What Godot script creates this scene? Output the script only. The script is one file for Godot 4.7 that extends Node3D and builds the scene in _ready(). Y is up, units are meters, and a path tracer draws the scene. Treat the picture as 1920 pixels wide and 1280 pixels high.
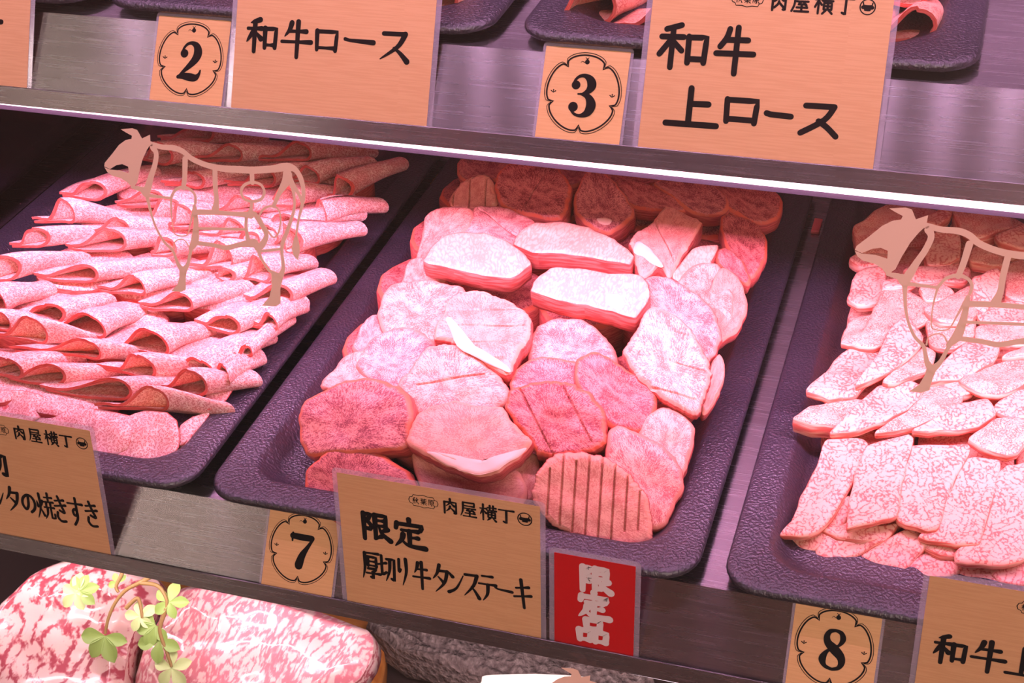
extends Node3D
# A refrigerated butcher's case: three trays of beef on the middle shelf, signs in the price rails, cuts below.
# Millimetre tables: x right, y up, z toward the customer; y = 0 is the rim of the middle trays.

var mats := {}
var used := {}
var rng := RandomNumberGenerator.new()

func _ready() -> void:
	rng.seed = 7
	# ---------------------------------------------------------------- camera, air, light
	var cam := Camera3D.new()
	cam.name = "camera"
	cam.position = Vector3(0.2654, 0.5646, 0.5869)
	cam.rotation_degrees = Vector3(-34.190, 19.780, -3.633)
	cam.fov = 25.823
	cam.near = 0.02
	cam.far = 50.0
	add_child(cam)
	cam.current = true
	var we := WorldEnvironment.new()
	we.name = "environment"
	var e := Environment.new()
	e.background_mode = Environment.BG_COLOR
	e.background_color = Color(0.42, 0.36, 0.33)
	e.background_energy_multiplier = 0.6
	e.tonemap_mode = Environment.TONE_MAPPER_LINEAR
	e.tonemap_exposure = 1.0
	e.sdfgi_enabled = true
	e.ssao_enabled = true
	e.ssil_enabled = true
	we.environment = e
	add_child(we)
	make_materials()
	build_shop()
	build_case()
	build_trays()
	build_folds()
	build_tongues()
	build_steaks()
	build_upper_meat()
	build_cards()
	build_lower_goods()
	build_stickers()

# ------------------------------------------------------------------ small helpers
func numbered(called: String) -> String:
	var k: int = used.get(called, 0)
	used[called] = k + 1
	return called if k == 0 else "%s_%03d" % [called, k]

func tag(o: Node, label: String, category: String, group := "") -> void:
	o.set_meta("label", label)
	o.set_meta("category", category)
	if group != "":
		o.set_meta("group", group)

func base(called: String, label: String, category: String, at: Transform3D, group := "") -> Node3D:
	var o := Node3D.new()
	o.name = numbered(called)
	add_child(o, true)
	o.transform = at
	tag(o, label, category, group)
	return o

func put(m: Mesh, called: String, mat: Material, parent: Node = null) -> MeshInstance3D:
	var o := MeshInstance3D.new()
	o.name = numbered(called) if parent == null else called
	o.mesh = m
	if mat:
		o.material_override = mat
	if parent == null:
		add_child(o, true)
	else:
		parent.add_child(o, true)
	return o

func structure(m: Mesh, called: String, mat: Material, at := Vector3.ZERO) -> MeshInstance3D:
	var o := put(m, called, mat)
	o.position = at
	o.set_meta("kind", "structure")
	return o

func noise(kind: int, freq: float, sd: int, octaves := 3) -> FastNoiseLite:
	var n := FastNoiseLite.new()
	n.noise_type = kind
	n.frequency = freq
	n.seed = sd
	n.fractal_octaves = octaves
	return n

func tex(im: Image) -> ImageTexture:
	return ImageTexture.create_from_image(im)

func mat(called: String, c: Color, rough := 0.5, metal := 0.0) -> StandardMaterial3D:
	var m := StandardMaterial3D.new()
	m.resource_name = called
	m.albedo_color = c
	m.roughness = rough
	m.metallic = metal
	mats[called] = m
	return m

func lin(r: float, g: float, b: float) -> Color:
	return Color(r, g, b).linear_to_srgb()

# ------------------------------------------------------------------ materials
func ramp(v: float, stops: Array) -> Color:
	for i in range(1, stops.size()):
		if v <= stops[i][0]:
			var a: Array = stops[i - 1]
			var b: Array = stops[i]
			return (a[1] as Color).lerp(b[1], clampf((v - a[0]) / (b[0] - a[0]), 0.0, 1.0))
	return stops[-1][1]

func seamless(n: FastNoiseLite, size: int) -> PackedByteArray:
	return n.get_seamless_image(size, size, false, false, 0.15).get_data()

func make_materials() -> void:
	var S := 512
	# thin sliced beef: pale ground with short red flecks
	var cell := noise(FastNoiseLite.TYPE_CELLULAR, 0.075, 3, 1)
	cell.fractal_type = FastNoiseLite.FRACTAL_NONE
	cell.domain_warp_enabled = true
	cell.domain_warp_amplitude = 22.0
	cell.domain_warp_frequency = 0.03
	var big := noise(FastNoiseLite.TYPE_SIMPLEX_SMOOTH, 0.010, 5, 3)
	var d1 := seamless(cell, S)
	var d2 := seamless(big, S)
	var fine := seamless(noise(FastNoiseLite.TYPE_SIMPLEX_SMOOTH, 0.11, 9, 2), S)
	var im := Image.create(S, S, false, Image.FORMAT_RGB8)
	for y in S:
		for x in S:
			var k := y * S + x
			var f := smoothstep(0.56, 0.30, d1[k] / 255.0) * smoothstep(0.30, 0.55, fine[k] / 255.0)
			var b := d2[k] / 255.0
			var c := Color(0.93, 0.74, 0.74).lerp(Color(0.95, 0.83, 0.82), smoothstep(0.45, 0.7, b))
			c = c.lerp(Color(0.74, 0.38, 0.38), f * 0.75)
			im.set_pixel(x, y, c)
	var m := mat("thin_beef", Color.WHITE, 0.42)
	m.backlight_enabled = true
	m.backlight = Color(0.28, 0.05, 0.06)
	m.albedo_texture = tex(im)
	m.subsurf_scatter_enabled = true
	m.subsurf_scatter_strength = 0.25
	m.metallic_specular = 0.35
	# the red inside of a fold and cut edges
	m = mat("beef_edge", Color(0.82, 0.42, 0.36), 0.45)
	m.albedo_texture = tex(stripes(256, 0.02, 0.12, 11, Color(1, 0.95, 0.95), Color(0.86, 0.62, 0.6)))
	m.subsurf_scatter_enabled = true
	m.subsurf_scatter_strength = 0.12
	# marbled steak: white ground with winding red lines
	mats["marble_a"] = marble("marble_a", 21, 0.032, 0.62, Color(0.89, 0.70, 0.68), Color(0.77, 0.42, 0.42), 1.0)
	mats["marble_b"] = marble("marble_b", 33, 0.062, 0.58, Color(0.89, 0.71, 0.69), Color(0.77, 0.42, 0.41), 1.5)
	mats["fat_edge"] = mat("fat_edge", Color.WHITE, 0.4)
	mats["fat_edge"].albedo_texture = tex(stripes(256, 0.012, 0.09, 17, Color(0.93, 0.72, 0.69), Color(0.80, 0.40, 0.37)))
	mats["fat_edge"].subsurf_scatter_enabled = true
	mats["fat_edge"].subsurf_scatter_strength = 0.12
	# tongue: fibres that radiate from the root of the cut
	tongue_mat("tongue_dark", 51, Color(0.77, 0.48, 0.50), Color(0.46, 0.17, 0.22), Color(0.80, 0.40, 0.34))
	tongue_mat("tongue_pale", 57, Color(0.88, 0.67, 0.68), Color(0.66, 0.33, 0.38), Color(0.82, 0.52, 0.51))
	tongue_mat("tongue_even", 63, Color(0.84, 0.62, 0.61), Color(0.72, 0.44, 0.44), Color(0.85, 0.60, 0.57))
	tongue_mat("tongue_dusky", 65, Color(0.79, 0.53, 0.55), Color(0.46, 0.19, 0.25), Color(0.80, 0.44, 0.38))
	tongue_mat("tongue_light", 67, Color(0.88, 0.69, 0.68), Color(0.72, 0.40, 0.41), Color(0.83, 0.56, 0.54))
	m = mat("tongue_side", Color(0.78, 0.44, 0.39), 0.42)
	m.albedo_texture = tex(stripes(256, 0.015, 0.16, 19, Color(1, 0.92, 0.9), Color(0.80, 0.56, 0.55)))
	m.subsurf_scatter_enabled = true
	m.subsurf_scatter_strength = 0.05
	mats["tongue_cut"] = marble("tongue_cut", 91, 0.050, 0.50, Color(0.88, 0.70, 0.68), Color(0.84, 0.60, 0.58), 0.4)
	mat("fat", Color(0.90, 0.70, 0.62), 0.45)
	# whole cuts of beef below
	mats["block_red"] = marble("block_red", 71, 0.012, 0.58, Color(0.90, 0.74, 0.73), Color(0.66, 0.27, 0.33), 0.8)
	mats["block_pink"] = marble("block_pink", 83, 0.034, 0.50, Color(0.90, 0.74, 0.74), Color(0.80, 0.46, 0.52), 0.45)
	for nm in ["block_red", "block_pink"]:
		mats[nm].clearcoat_enabled = true
		mats[nm].clearcoat = 0.8
		mats[nm].clearcoat_roughness = 0.12
	for nm in ["thin_beef", "marble_a", "marble_b", "fat_edge", "tongue_dark", "tongue_pale", "tongue_even", "tongue_dusky", "tongue_light", "tongue_cut"]:
		mats[nm].albedo_color = Color(1.0, 0.95, 0.88) if nm == "thin_beef" else Color(1.0, 0.94, 0.82)
	# black moulded tray
	m = mat("tray", lin(0.026, 0.020, 0.030), 0.38)
	var nt := NoiseTexture2D.new()
	nt.width = 512
	nt.height = 512
	nt.seamless = true
	nt.noise = noise(FastNoiseLite.TYPE_SIMPLEX_SMOOTH, 0.055, 4, 3)
	m.heightmap_enabled = true
	m.heightmap_texture = nt
	m.heightmap_scale = 0.07
	m.uv1_triplanar = true
	m.uv1_scale = Vector3(14, 14, 14)
	m.metallic_specular = 0.9
	# brushed steel: grain along x
	m = mat("steel", Color(0.72, 0.70, 0.70), 0.34, 1.0)
	m.albedo_texture = tex(brushed(512))
	m.roughness_texture = m.albedo_texture
	m.roughness = 0.31
	m.anisotropy_enabled = true
	m.anisotropy = -1.0
	m.uv1_scale = Vector3(5, 5, 1)
	mat("underside", Color(0.80, 0.77, 0.78), 0.5)
	mat("dark_steel", Color(0.30, 0.28, 0.29), 0.35, 1.0)
	# printed wood-look card, ink and films
	m = mat("card", Color(0.88, 0.68, 0.50), 0.35)
	m.albedo_texture = tex(stripes(512, 0.006, 0.16, 29, Color(1, 1, 1), Color(0.975, 0.960, 0.945)))
	m.metallic_specular = 0.3
	mat("badge_card", Color(0.93, 0.72, 0.50), 0.35).albedo_texture = m.albedo_texture
	mat("ink", Color(0.06, 0.045, 0.06), 0.6).metallic_specular = 0.2
	mat("red_card", Color(0.80, 0.05, 0.08), 0.35)
	mat("white_ink", Color(0.90, 0.84, 0.84), 0.5)
	m = mat("film", Color(0.93, 0.86, 0.95, 0.20), 0.12)
	m.transparency = BaseMaterial3D.TRANSPARENCY_ALPHA
	m = mat("glass", Color(0.95, 0.97, 0.96, 0.004), 0.02)
	m.transparency = BaseMaterial3D.TRANSPARENCY_ALPHA
	mat("vinyl", Color(0.96, 0.78, 0.71), 0.6)
	# lamps
	m = mat("led_glow", Color(1, 0.92, 0.97), 0.4)
	m.emission_enabled = true
	m.emission = Color(1, 0.90, 0.96)
	m.emission_energy_multiplier = 3.0
	m = mat("panel_glow", Color(1, 0.97, 0.92), 0.4)
	m.emission_enabled = true
	m.emission = Color(1, 0.93, 0.84)
	m.emission_energy_multiplier = 2.0
	# lower deck
	m = mat("stone", Color(0.62, 0.56, 0.56), 0.85)
	var sn := NoiseTexture2D.new()
	sn.width = 512
	sn.height = 512
	sn.seamless = true
	sn.noise = noise(FastNoiseLite.TYPE_SIMPLEX_SMOOTH, 0.03, 14, 5)
	var g := Gradient.new()
	g.set_color(0, Color(0.36, 0.30, 0.30))
	g.set_color(1, Color(1, 0.98, 0.96))
	sn.color_ramp = g
	m.albedo_texture = sn
	m.uv1_triplanar = true
	m.uv1_scale = Vector3(9, 9, 9)
	m.heightmap_enabled = true
	m.heightmap_texture = sn
	m.heightmap_scale = 0.5
	m = mat("board_wood", Color(0.88, 0.58, 0.30), 0.5)
	m.albedo_texture = tex(stripes(256, 0.006, 0.06, 37, Color(1, 1, 1), Color(0.80, 0.70, 0.60)))
	m.uv1_triplanar = true
	m.uv1_scale = Vector3(6, 6, 6)
	mat("deck", Color(0.25, 0.19, 0.19), 0.5)
	m = mat("leaf", Color(0.50, 0.60, 0.30), 0.5)
	m.backlight_enabled = true
	m.backlight = Color(0.26, 0.34, 0.12)
	m = mat("leaf_pale", Color(0.68, 0.73, 0.50), 0.5)
	m.backlight_enabled = true
	m.backlight = Color(0.30, 0.34, 0.20)
	mat("stem", Color(0.50, 0.38, 0.20), 0.6)
	mat("cream", Color(0.92, 0.88, 0.84), 0.5)
	mat("yellow", Color(0.90, 0.68, 0.12), 0.5)
	mat("pink", Color(0.95, 0.45, 0.45), 0.5)
	# the case and the shop
	mat("side_mirror", Color(0.52, 0.46, 0.50), 0.06, 1.0)
	mat("panel", Color(0.20, 0.15, 0.18), 0.14)
	mat("shop_wall", Color(0.72, 0.58, 0.55), 0.8)
	mat("case_back", Color(0.62, 0.60, 0.62), 0.4)
	mat("shop_floor", Color(0.17, 0.14, 0.13), 0.6)
	mat("shop_ceiling", Color(0.82, 0.78, 0.74), 0.9)

func stripes(S: int, fu: float, fv: float, sd: int, a: Color, b: Color) -> Image:
	var n := noise(FastNoiseLite.TYPE_SIMPLEX_SMOOTH, 1.0, sd, 3)
	var im := Image.create(S, S, false, Image.FORMAT_RGB8)
	for y in S:
		for x in S:
			var v := n.get_noise_2d(x * fu, y * fv) * 0.5 + 0.5
			im.set_pixel(x, y, a.lerp(b, smoothstep(0.3, 0.7, v)))
	return im

func brushed(S: int) -> Image:
	var im := Image.create(S, S, false, Image.FORMAT_RGB8)
	var n := noise(FastNoiseLite.TYPE_SIMPLEX_SMOOTH, 1.0, 41, 2)
	for y in S:
		for x in S:
			var v := 0.86 + 0.07 * n.get_noise_2d(x * 0.006, y * 0.9) + 0.03 * n.get_noise_2d(x * 0.003, y * 0.13 + 50.0)
			im.set_pixel(x, y, Color(v, v, v))
	return im

func marble(called: String, sd: int, freq: float, cut: float, fat: Color, lean: Color, stretch: float) -> StandardMaterial3D:
	var S := 512
	var n := noise(FastNoiseLite.TYPE_SIMPLEX_SMOOTH, freq, sd, 3)
	n.fractal_type = FastNoiseLite.FRACTAL_RIDGED
	n.domain_warp_enabled = true
	n.domain_warp_amplitude = 26.0
	n.domain_warp_frequency = 0.012
	var r := seamless(n, S)
	var big := seamless(noise(FastNoiseLite.TYPE_SIMPLEX_SMOOTH, 0.008, sd + 1, 3), S)
	var fine := seamless(noise(FastNoiseLite.TYPE_SIMPLEX_SMOOTH, 0.09, sd + 2, 2), S)
	var im := Image.create(S, S, false, Image.FORMAT_RGB8)
	for y in S:
		for x in S:
			var k := y * S + x
			var v := r[k] / 255.0 + 0.30 * (big[k] / 255.0 - 0.5) + 0.22 * (fine[k] / 255.0 - 0.5)
			var f := smoothstep(cut - 0.02, cut + 0.22, v)
			im.set_pixel(x, y, fat.lerp(lean, f))
	var m := mat(called, Color.WHITE, 0.4)
	m.albedo_texture = tex(im)
	m.uv1_scale = Vector3(1.0, stretch, 1.0)
	m.subsurf_scatter_enabled = true
	m.subsurf_scatter_strength = 0.12
	m.metallic_specular = 0.35
	return m

func tongue_mat(called: String, sd: int, pale: Color, dark: Color, rim: Color) -> void:
	# u runs from the root of the cut to its skin, v round it
	var W := 256
	var H := 1024
	var a := noise(FastNoiseLite.TYPE_SIMPLEX_SMOOTH, 1.0, sd, 2)
	var im := Image.create(W, H, false, Image.FORMAT_RGB8)
	for y in H:
		var ang := TAU * y / H
		for x in W:
			var u := float(x) / W
			var q := Vector2(cos(ang), sin(ang)) * u
			var fib := a.get_noise_3d(cos(ang) * 30.0, sin(ang) * 30.0, u * 8.0) * smoothstep(0.05, 0.4, u)
			var grain := a.get_noise_3d(q.x * 27.0, q.y * 27.0, 30.0)
			var blot := a.get_noise_3d(q.x * 2.9, q.y * 2.9, 9.0)
			var f := clampf(0.40 + 0.85 * fib + 0.80 * grain + 0.62 * blot, 0.0, 1.0)
			var c := pale.lerp(dark, f)
			c = c.lerp(rim, smoothstep(0.93, 0.99, u + 0.03 * grain + 0.04 * blot))
			im.set_pixel(x, y, c)
	var m := mat(called, Color.WHITE, 0.42)
	m.albedo_texture = tex(im)
	m.subsurf_scatter_enabled = true
	m.subsurf_scatter_strength = 0.05
	m.metallic_specular = 0.35

# ------------------------------------------------------------------ mesh helpers
func quad(st: SurfaceTool, a: Vector3, b: Vector3, c: Vector3, d: Vector3, ua := Vector2.ZERO, ub := Vector2(1, 0), uc := Vector2(1, 1), ud := Vector2(0, 1)) -> void:
	for p in [[a, ua], [b, ub], [c, uc], [a, ua], [c, uc], [d, ud]]:
		st.set_uv(p[1])
		st.add_vertex(p[0])

func begin() -> SurfaceTool:
	var st := SurfaceTool.new()
	st.begin(Mesh.PRIMITIVE_TRIANGLES)
	return st

func finish(st: SurfaceTool, smooth := false) -> ArrayMesh:
	if not smooth:
		st.set_smooth_group(-1)
	st.generate_normals()
	st.generate_tangents()
	return st.commit()

func box(x0: float, x1: float, y0: float, y1: float, z0: float, z1: float, b := 0.0006) -> ArrayMesh:
	# a box with chamfered long edges, uv in metres with u along x
	return extrude_x([Vector2(z1 - b, y0), Vector2(z1, y0 + b), Vector2(z1, y1 - b), Vector2(z1 - b, y1), Vector2(z0 + b, y1), Vector2(z0, y1 - b), Vector2(z0, y0 + b), Vector2(z0 + b, y0)], x0, x1)

func extrude_x(prof: Array, x0: float, x1: float) -> ArrayMesh:
	# closed profile of (z, y) points swept along x
	var st := begin()
	st.set_smooth_group(-1)
	var run := 0.0
	for i in prof.size():
		var a: Vector2 = prof[i]
		var b: Vector2 = prof[(i + 1) % prof.size()]
		var l := a.distance_to(b)
		quad(st, Vector3(x0, a.y, a.x), Vector3(x1, a.y, a.x), Vector3(x1, b.y, b.x), Vector3(x0, b.y, b.x), Vector2(x0, run), Vector2(x1, run), Vector2(x1, run + l), Vector2(x0, run + l))
		run += l
	var flat := PackedVector2Array(prof)
	var tri := Geometry2D.triangulate_polygon(flat)
	for x in [x0, x1]:
		for k in tri:
			st.set_uv(Vector2(flat[k].x, flat[k].y))
			st.add_vertex(Vector3(x, flat[k].y, flat[k].x))
	st.generate_normals()
	st.generate_tangents()
	return st.commit()

func loft(rings: Array, closed: bool, st: SurfaceTool, uvs: Array) -> void:
	# rings of equal length; each ring an Array of Vector3
	for i in range(rings.size() - 1):
		var a: Array = rings[i]
		var b: Array = rings[i + 1]
		var n := a.size()
		for j in (n if closed else n - 1):
			var k := (j + 1) % n
			var ua: Array = uvs[i]
			var ub: Array = uvs[i + 1]
			var k2 := j + 1 if ua.size() > n else k
			quad(st, a[j], a[k], b[k], b[j], ua[j], ua[k2], ub[k2], ub[j])

func rounded(w: float, d: float, r: float, steps := 8) -> Array:
	# rounded rectangle round the origin in x and z
	var out := []
	for c in 4:
		var cx := (w / 2 - r) * (1 if c == 0 or c == 3 else -1)
		var cz := (d / 2 - r) * (1 if c < 2 else -1)
		for s in steps + 1:
			var t := PI / 2 * (c + float(s) / steps)
			out.append(Vector2(cx + r * cos(t), cz + r * sin(t)))
	return out

var layer := 0

func ribbon(st: SurfaceTool, pts: Array, z := 0.0, cap := true) -> void:
	layer = (layer + 1) % 24
	z += layer * 0.000012
	# flat stroke of changing width: pts = Vector3(x, y, width)
	var n := pts.size()
	var left := []
	var right := []
	for i in n:
		var p: Vector3 = pts[i]
		var q: Vector3 = pts[mini(i + 1, n - 1)]
		var o: Vector3 = pts[maxi(i - 1, 0)]
		var t := Vector2(q.x - o.x, q.y - o.y).normalized()
		var nn := Vector2(-t.y, t.x) * p.z / 2
		left.append(Vector3(p.x + nn.x, p.y + nn.y, z))
		right.append(Vector3(p.x - nn.x, p.y - nn.y, z))
	for i in n - 1:
		quad(st, left[i], left[i + 1], right[i + 1], right[i])
	if cap:
		for e in [0, n - 1]:
			disc(st, pts[e].x, pts[e].y, pts[e].z / 2, z + (0.000004 if e == 0 else 0.000008), 10)

func disc(st: SurfaceTool, x: float, y: float, r: float, z := 0.0, n := 20, ry := -1.0) -> void:
	if ry < 0:
		ry = r
	for i in n:
		var a := TAU * i / n
		var b := TAU * (i + 1) / n
		for p in [Vector3(x, y, z), Vector3(x + r * cos(b), y + ry * sin(b), z), Vector3(x + r * cos(a), y + ry * sin(a), z)]:
			st.set_uv(Vector2(p.x, p.y))
			st.add_vertex(p)

func curve(pts: Array, per := 6, closed := false) -> Array:
	# Catmull-Rom through Vector2 or Vector3 points
	var out := []
	var n := pts.size()
	for i in (n if closed else n - 1):
		var p0 = pts[(i - 1 + n) % n] if closed else pts[maxi(i - 1, 0)]
		var p1 = pts[i]
		var p2 = pts[(i + 1) % n]
		var p3 = pts[(i + 2) % n] if closed else pts[mini(i + 2, n - 1)]
		for k in per:
			out.append(p1.cubic_interpolate(p2, p0, p3, float(k) / per))
	if not closed:
		out.append(pts[-1])
	return out

func chaikin(pts: Array, times: int, q := 0.25) -> Array:
	for t in times:
		var out := []
		for i in pts.size():
			var a = pts[i]
			var b = pts[(i + 1) % pts.size()]
			out.append(a.lerp(b, q))
			out.append(a.lerp(b, 1.0 - q))
		pts = out
		q = 0.25
	return pts

func flat_pairs(v: Array, s := 0.001) -> Array:
	var out := []
	for i in range(0, v.size(), 2):
		out.append(Vector2(v[i], v[i + 1]) * s)
	return out

func posed(x: float, y: float, z: float, tilt: float, az: float) -> Transform3D:
	# millimetres; the local y axis is the face's normal, tilted toward the customer
	var t := deg_to_rad(tilt)
	var a := deg_to_rad(az)
	var n := Vector3(sin(t) * sin(a), cos(t), sin(t) * cos(a))
	var ex := (Vector3.RIGHT - n * n.x).normalized()
	var ez := ex.cross(n)
	return Transform3D(Basis(ex, n, ez), Vector3(x, y, z) * 0.001)

# slab: a cut of meat from the outline of its face (x, z in metres). opt: th, bevel, bump, polar, grooves, dense, root
func slab(outline: Array, opt: Dictionary) -> ArrayMesh:
	var n := outline.size()
	var c := Vector2.ZERO
	for p in outline:
		c += p / n
	c += opt.get("root", Vector2.ZERO)
	var th: float = opt.th
	var bv: float = opt.get("bevel", 0.002)
	var bump: float = opt.get("bump", 0.0012)
	var nz := noise(FastNoiseLite.TYPE_SIMPLEX_SMOOTH, opt.get("bump_freq", 28.0), opt.get("seed", 1), 2)
	var grooves: Array = opt.get("grooves", [])
	# a knife never leaves a perfectly even outline
	if opt.get("ragged", true):
		var even := outline
		outline = []
		for p: Vector2 in even:
			outline.append(p + (p - c).normalized() * (0.0011 * nz.get_noise_2d(p.x * 3.0 + 9.0, p.y * 3.0) + 0.0006 * nz.get_noise_2d(p.x * 11.0, p.y * 11.0 + 4.0)))
	var sag: float = opt.get("sag", 0.0)
	var m: int = opt.get("rings", 8)
	var uvs: float = opt.get("uv", 1.0 / 0.07)
	var off := Vector2(rng.randf(), rng.randf())
	var spin: float = rng.randf_range(-0.35, 0.35) + opt.get("spin", 0.0)
	var polar: bool = opt.get("polar", false)
	var reach := 0.0
	for p in outline:
		reach = maxf(reach, p.distance_to(c))
	var top := []
	var tuv := []
	for i in m + 1:
		var f := float(i) / m
		f = 1.0 - pow(1.0 - f, 1.15)
		var ring := []
		var ru := []
		for j in n + 1:
			var o: Vector2 = outline[j % n]
			var inset := minf(1.0, bv / maxf(o.distance_to(c), 0.001))
			var q: Vector2 = c.lerp(o, f * (1.0 - inset * 0.6))
			var y := bump * nz.get_noise_2d(q.x, q.y) * 2.0 - sag * pow((q - c).length() / reach, 2.0)
			if f > 0.93:
				y -= bv * 0.25 * (f - 0.93) / 0.07
			for gr in grooves:
				var a: Vector2 = gr[0]
				var b: Vector2 = gr[1]
				var l := b - a
				var t := clampf((q - a).dot(l) / l.length_squared(), 0.0, 1.0)
				var dd := q.distance_to(a + l * t)
				var wide: float = gr[2]
				if dd < wide:
					y -= gr[3] * (1.0 - dd / wide)
			if j < n:
				ring.append(Vector3(q.x, y, q.y))
			if polar:
				ru.append(Vector2(f * 0.985, float(j) / n))
			else:
				ru.append((q * uvs).rotated(spin) + off)
		top.append(ring)
		tuv.append(ru)
	# round the face over its edge
	var turn := []
	var turn_uv := []
	for j in n + 1:
		var o: Vector2 = outline[j % n]
		var h: float = bump * nz.get_noise_2d(o.x, o.y) * 2.0 - sag * pow((o - c).length() / reach, 2.0)
		if j < n:
			turn.append(Vector3(o.x, h - bv, o.y))
		turn_uv.append(Vector2(1.0, float(j) / n) if polar else (o * uvs).rotated(spin) + off)
	top.append(turn)
	tuv.append(turn_uv)
	var st := begin()
	loft(top, true, st, tuv)
	var mesh := finish(st, true)
	# sides and underside
	var side := [top[-1]]
	var suv := []
	var around := []
	var run := 0.0
	for j in n + 1:
		around.append(run * uvs)
		run += outline[j % n].distance_to(outline[(j + 1) % n])
	for prof in [[0.0004, bv * 1.3], [0.0006, th * 0.5], [0.0, th - bv * 0.8], [-bv, th], [-1.0, th]]:
		var ring := []
		for j in n:
			var o: Vector2 = outline[j]
			var q: Vector2 = c if prof[0] <= -1.0 else o + (o - c).normalized() * prof[0]
			var h: float = bump * nz.get_noise_2d(q.x, q.y) * 2.0 - sag * pow((q - c).length() / reach, 2.0)
			ring.append(Vector3(q.x, h - prof[1], q.y))
		side.append(ring)
	for i in side.size():
		var ru := []
		var down: float = [0.0, bv, th * 0.5, th, th + bv, th + 0.02][i]
		for j in n + 1:
			ru.append(Vector2(around[j], down * uvs) + off)
		suv.append(ru)
	var s2 := begin()
	loft(side, true, s2, suv)
	s2.generate_normals()
	s2.generate_tangents()
	return s2.commit(mesh)

func meat(called: String, mesh: ArrayMesh, face: Material, edge: Material, at: Transform3D, label: String, category: String, group := "") -> MeshInstance3D:
	mesh.surface_set_material(0, face)
	mesh.surface_set_material(1, edge)
	var o := put(mesh, called, null)
	o.transform = at
	tag(o, label, category, group)
	return o

# ------------------------------------------------------------------ the shop round the case
func build_shop() -> void:
	structure(box(-3, 3, -1.10, -1.05, -1.2, 3.4), "floor", mats.shop_floor)
	structure(box(-3, 3, 1.75, 1.80, -1.2, 3.4), "ceiling", mats.shop_ceiling)
	structure(box(-3, 3, -1.05, 1.75, 3.35, 3.4), "wall_front", mats.shop_wall)
	structure(box(-3, 3, -1.05, 1.75, -1.2, -1.15), "wall_back", mats.shop_wall)
	structure(box(-3.05, -3, -1.05, 1.75, -1.2, 3.4), "wall_left", mats.shop_wall)
	structure(box(3, 3.05, -1.05, 1.75, -1.2, 3.4), "wall_right", mats.shop_wall)
	for x in [-2.2, 1.2, 2.5]:
		var t := base("ceiling_lamp", "flat warm white ceiling light panel over the shop floor", "lamp", Transform3D(Basis(), Vector3(x, 1.75, 2.8 if x < 0.0 else 2.5)), "ceiling light panels")
		put(box(-0.62, 0.62, -0.03, 0.0, -0.17, 0.17), "lamp_frame", mats.dark_steel, t)
		put(box(-0.6, 0.6, -0.036, -0.03, -0.15, 0.15), "light_diffuser", mats.panel_glow, t)
		var l := AreaLight3D.new()
		l.name = "panel_light"
		l.area_size = Vector2(1.2, 0.3)
		l.light_color = Color(1, 0.92, 0.88)
		l.light_energy = 2.0 if x < 0.0 else 5.0
		l.shadow_enabled = true
		l.position = Vector3(0, -0.04, 0)
		l.rotation_degrees = Vector3(-90, 0, 0)
		t.add_child(l)

# ------------------------------------------------------------------ the case
const THETA := 0.58993
const TLOW := Vector2(-0.0128, -0.0160)   # (z, y) of the price rail's top edge, middle shelf
const TUP := Vector2(-0.1182, 0.2462)     # the same, upper shelf
const FACE := 0.0454

func rail_dir() -> Vector2:
	return Vector2(-sin(THETA), cos(THETA))   # (z, y), up the face of a price rail

func shelf(called: String, label: String, top: Vector2, back: float, power: float, tilt: float, light: Color) -> void:
	var t := base(called, label, "shelf", Transform3D(Basis(), Vector3(0, top.y, top.x)))
	var u := rail_dir()
	var n := Vector2(cos(THETA), sin(THETA))
	var x0 := -0.477
	var x1 := 0.75
	# plate with a rounded front edge, then the sloping price face, then the lip in front of the cards
	put(extrude_x([Vector2(-0.0006, 0), Vector2(0, -0.0006), Vector2(-0.002, -0.0016), Vector2(back - top.x, -0.0016), Vector2(back - top.x, 0)], x0, x1), "shelf_plate", mats.steel, t)
	put(extrude_x([Vector2(-0.012, -0.0018), Vector2(back - top.x, -0.0018), Vector2(back - top.x, -0.0120), Vector2(-0.030, -0.0120)], x0, x1), "shelf_underside", mats.underside, t)
	var foot := -u * (FACE + 0.0085)
	put(extrude_x([Vector2(-0.0002, 0.0002), n * 0.0003, n * 0.0001 + foot, -n * 0.0012 + foot, -n * 0.0014], x0, x1), "price_rail", mats.steel, t)
	var lip := -u * FACE + n * 0.0022
	put(extrude_x([lip, lip + n * 0.0010, lip + n * 0.0016 - Vector2(0, 0.0006), lip + Vector2(0.0048, -0.0092), lip + Vector2(0.0040, -0.0098), foot - n * 0.0012, foot, lip + Vector2(0.0036, -0.0084)], x0, x1), "rail_lip", mats.steel, t)
	# lamp under the lip: housing open below, its rear wall shading the back of the trays
	var c := Vector2.ZERO
	var lamp := Node3D.new()
	lamp.name = "strip_lamp"
	lamp.position = Vector3(0, lip.y - 0.0120, lip.x - 0.0030)
	lamp.rotation.z = -0.006
	t.add_child(lamp)
	put(extrude_x([c + Vector2(-0.0132, 0.0050), c + Vector2(0.0030, 0.0050), c + Vector2(0.0030, 0.0038), c + Vector2(-0.0120, 0.0038), c + Vector2(-0.0120, -0.0136), c + Vector2(-0.0132, -0.0136)], x0, x1), "lamp_housing", mats.dark_steel, lamp)
	put(box(x0 + 0.01, x1 - 0.01, c.y - 0.0030, c.y + 0.0034, c.x - 0.003, c.x + 0.003, 0.0012), "led_tube", mats.led_glow, lamp)
	var l := AreaLight3D.new()
	l.name = "led_light"
	l.area_size = Vector2(x1 - x0 - 0.02, 0.002)
	l.light_color = light
	l.light_energy = power
	l.shadow_enabled = true
	l.position = Vector3((x0 + x1) / 2, c.y - 0.0034, c.x)
	l.rotation_degrees = Vector3(-90 + tilt, 0, 0)
	lamp.add_child(l)

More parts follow.
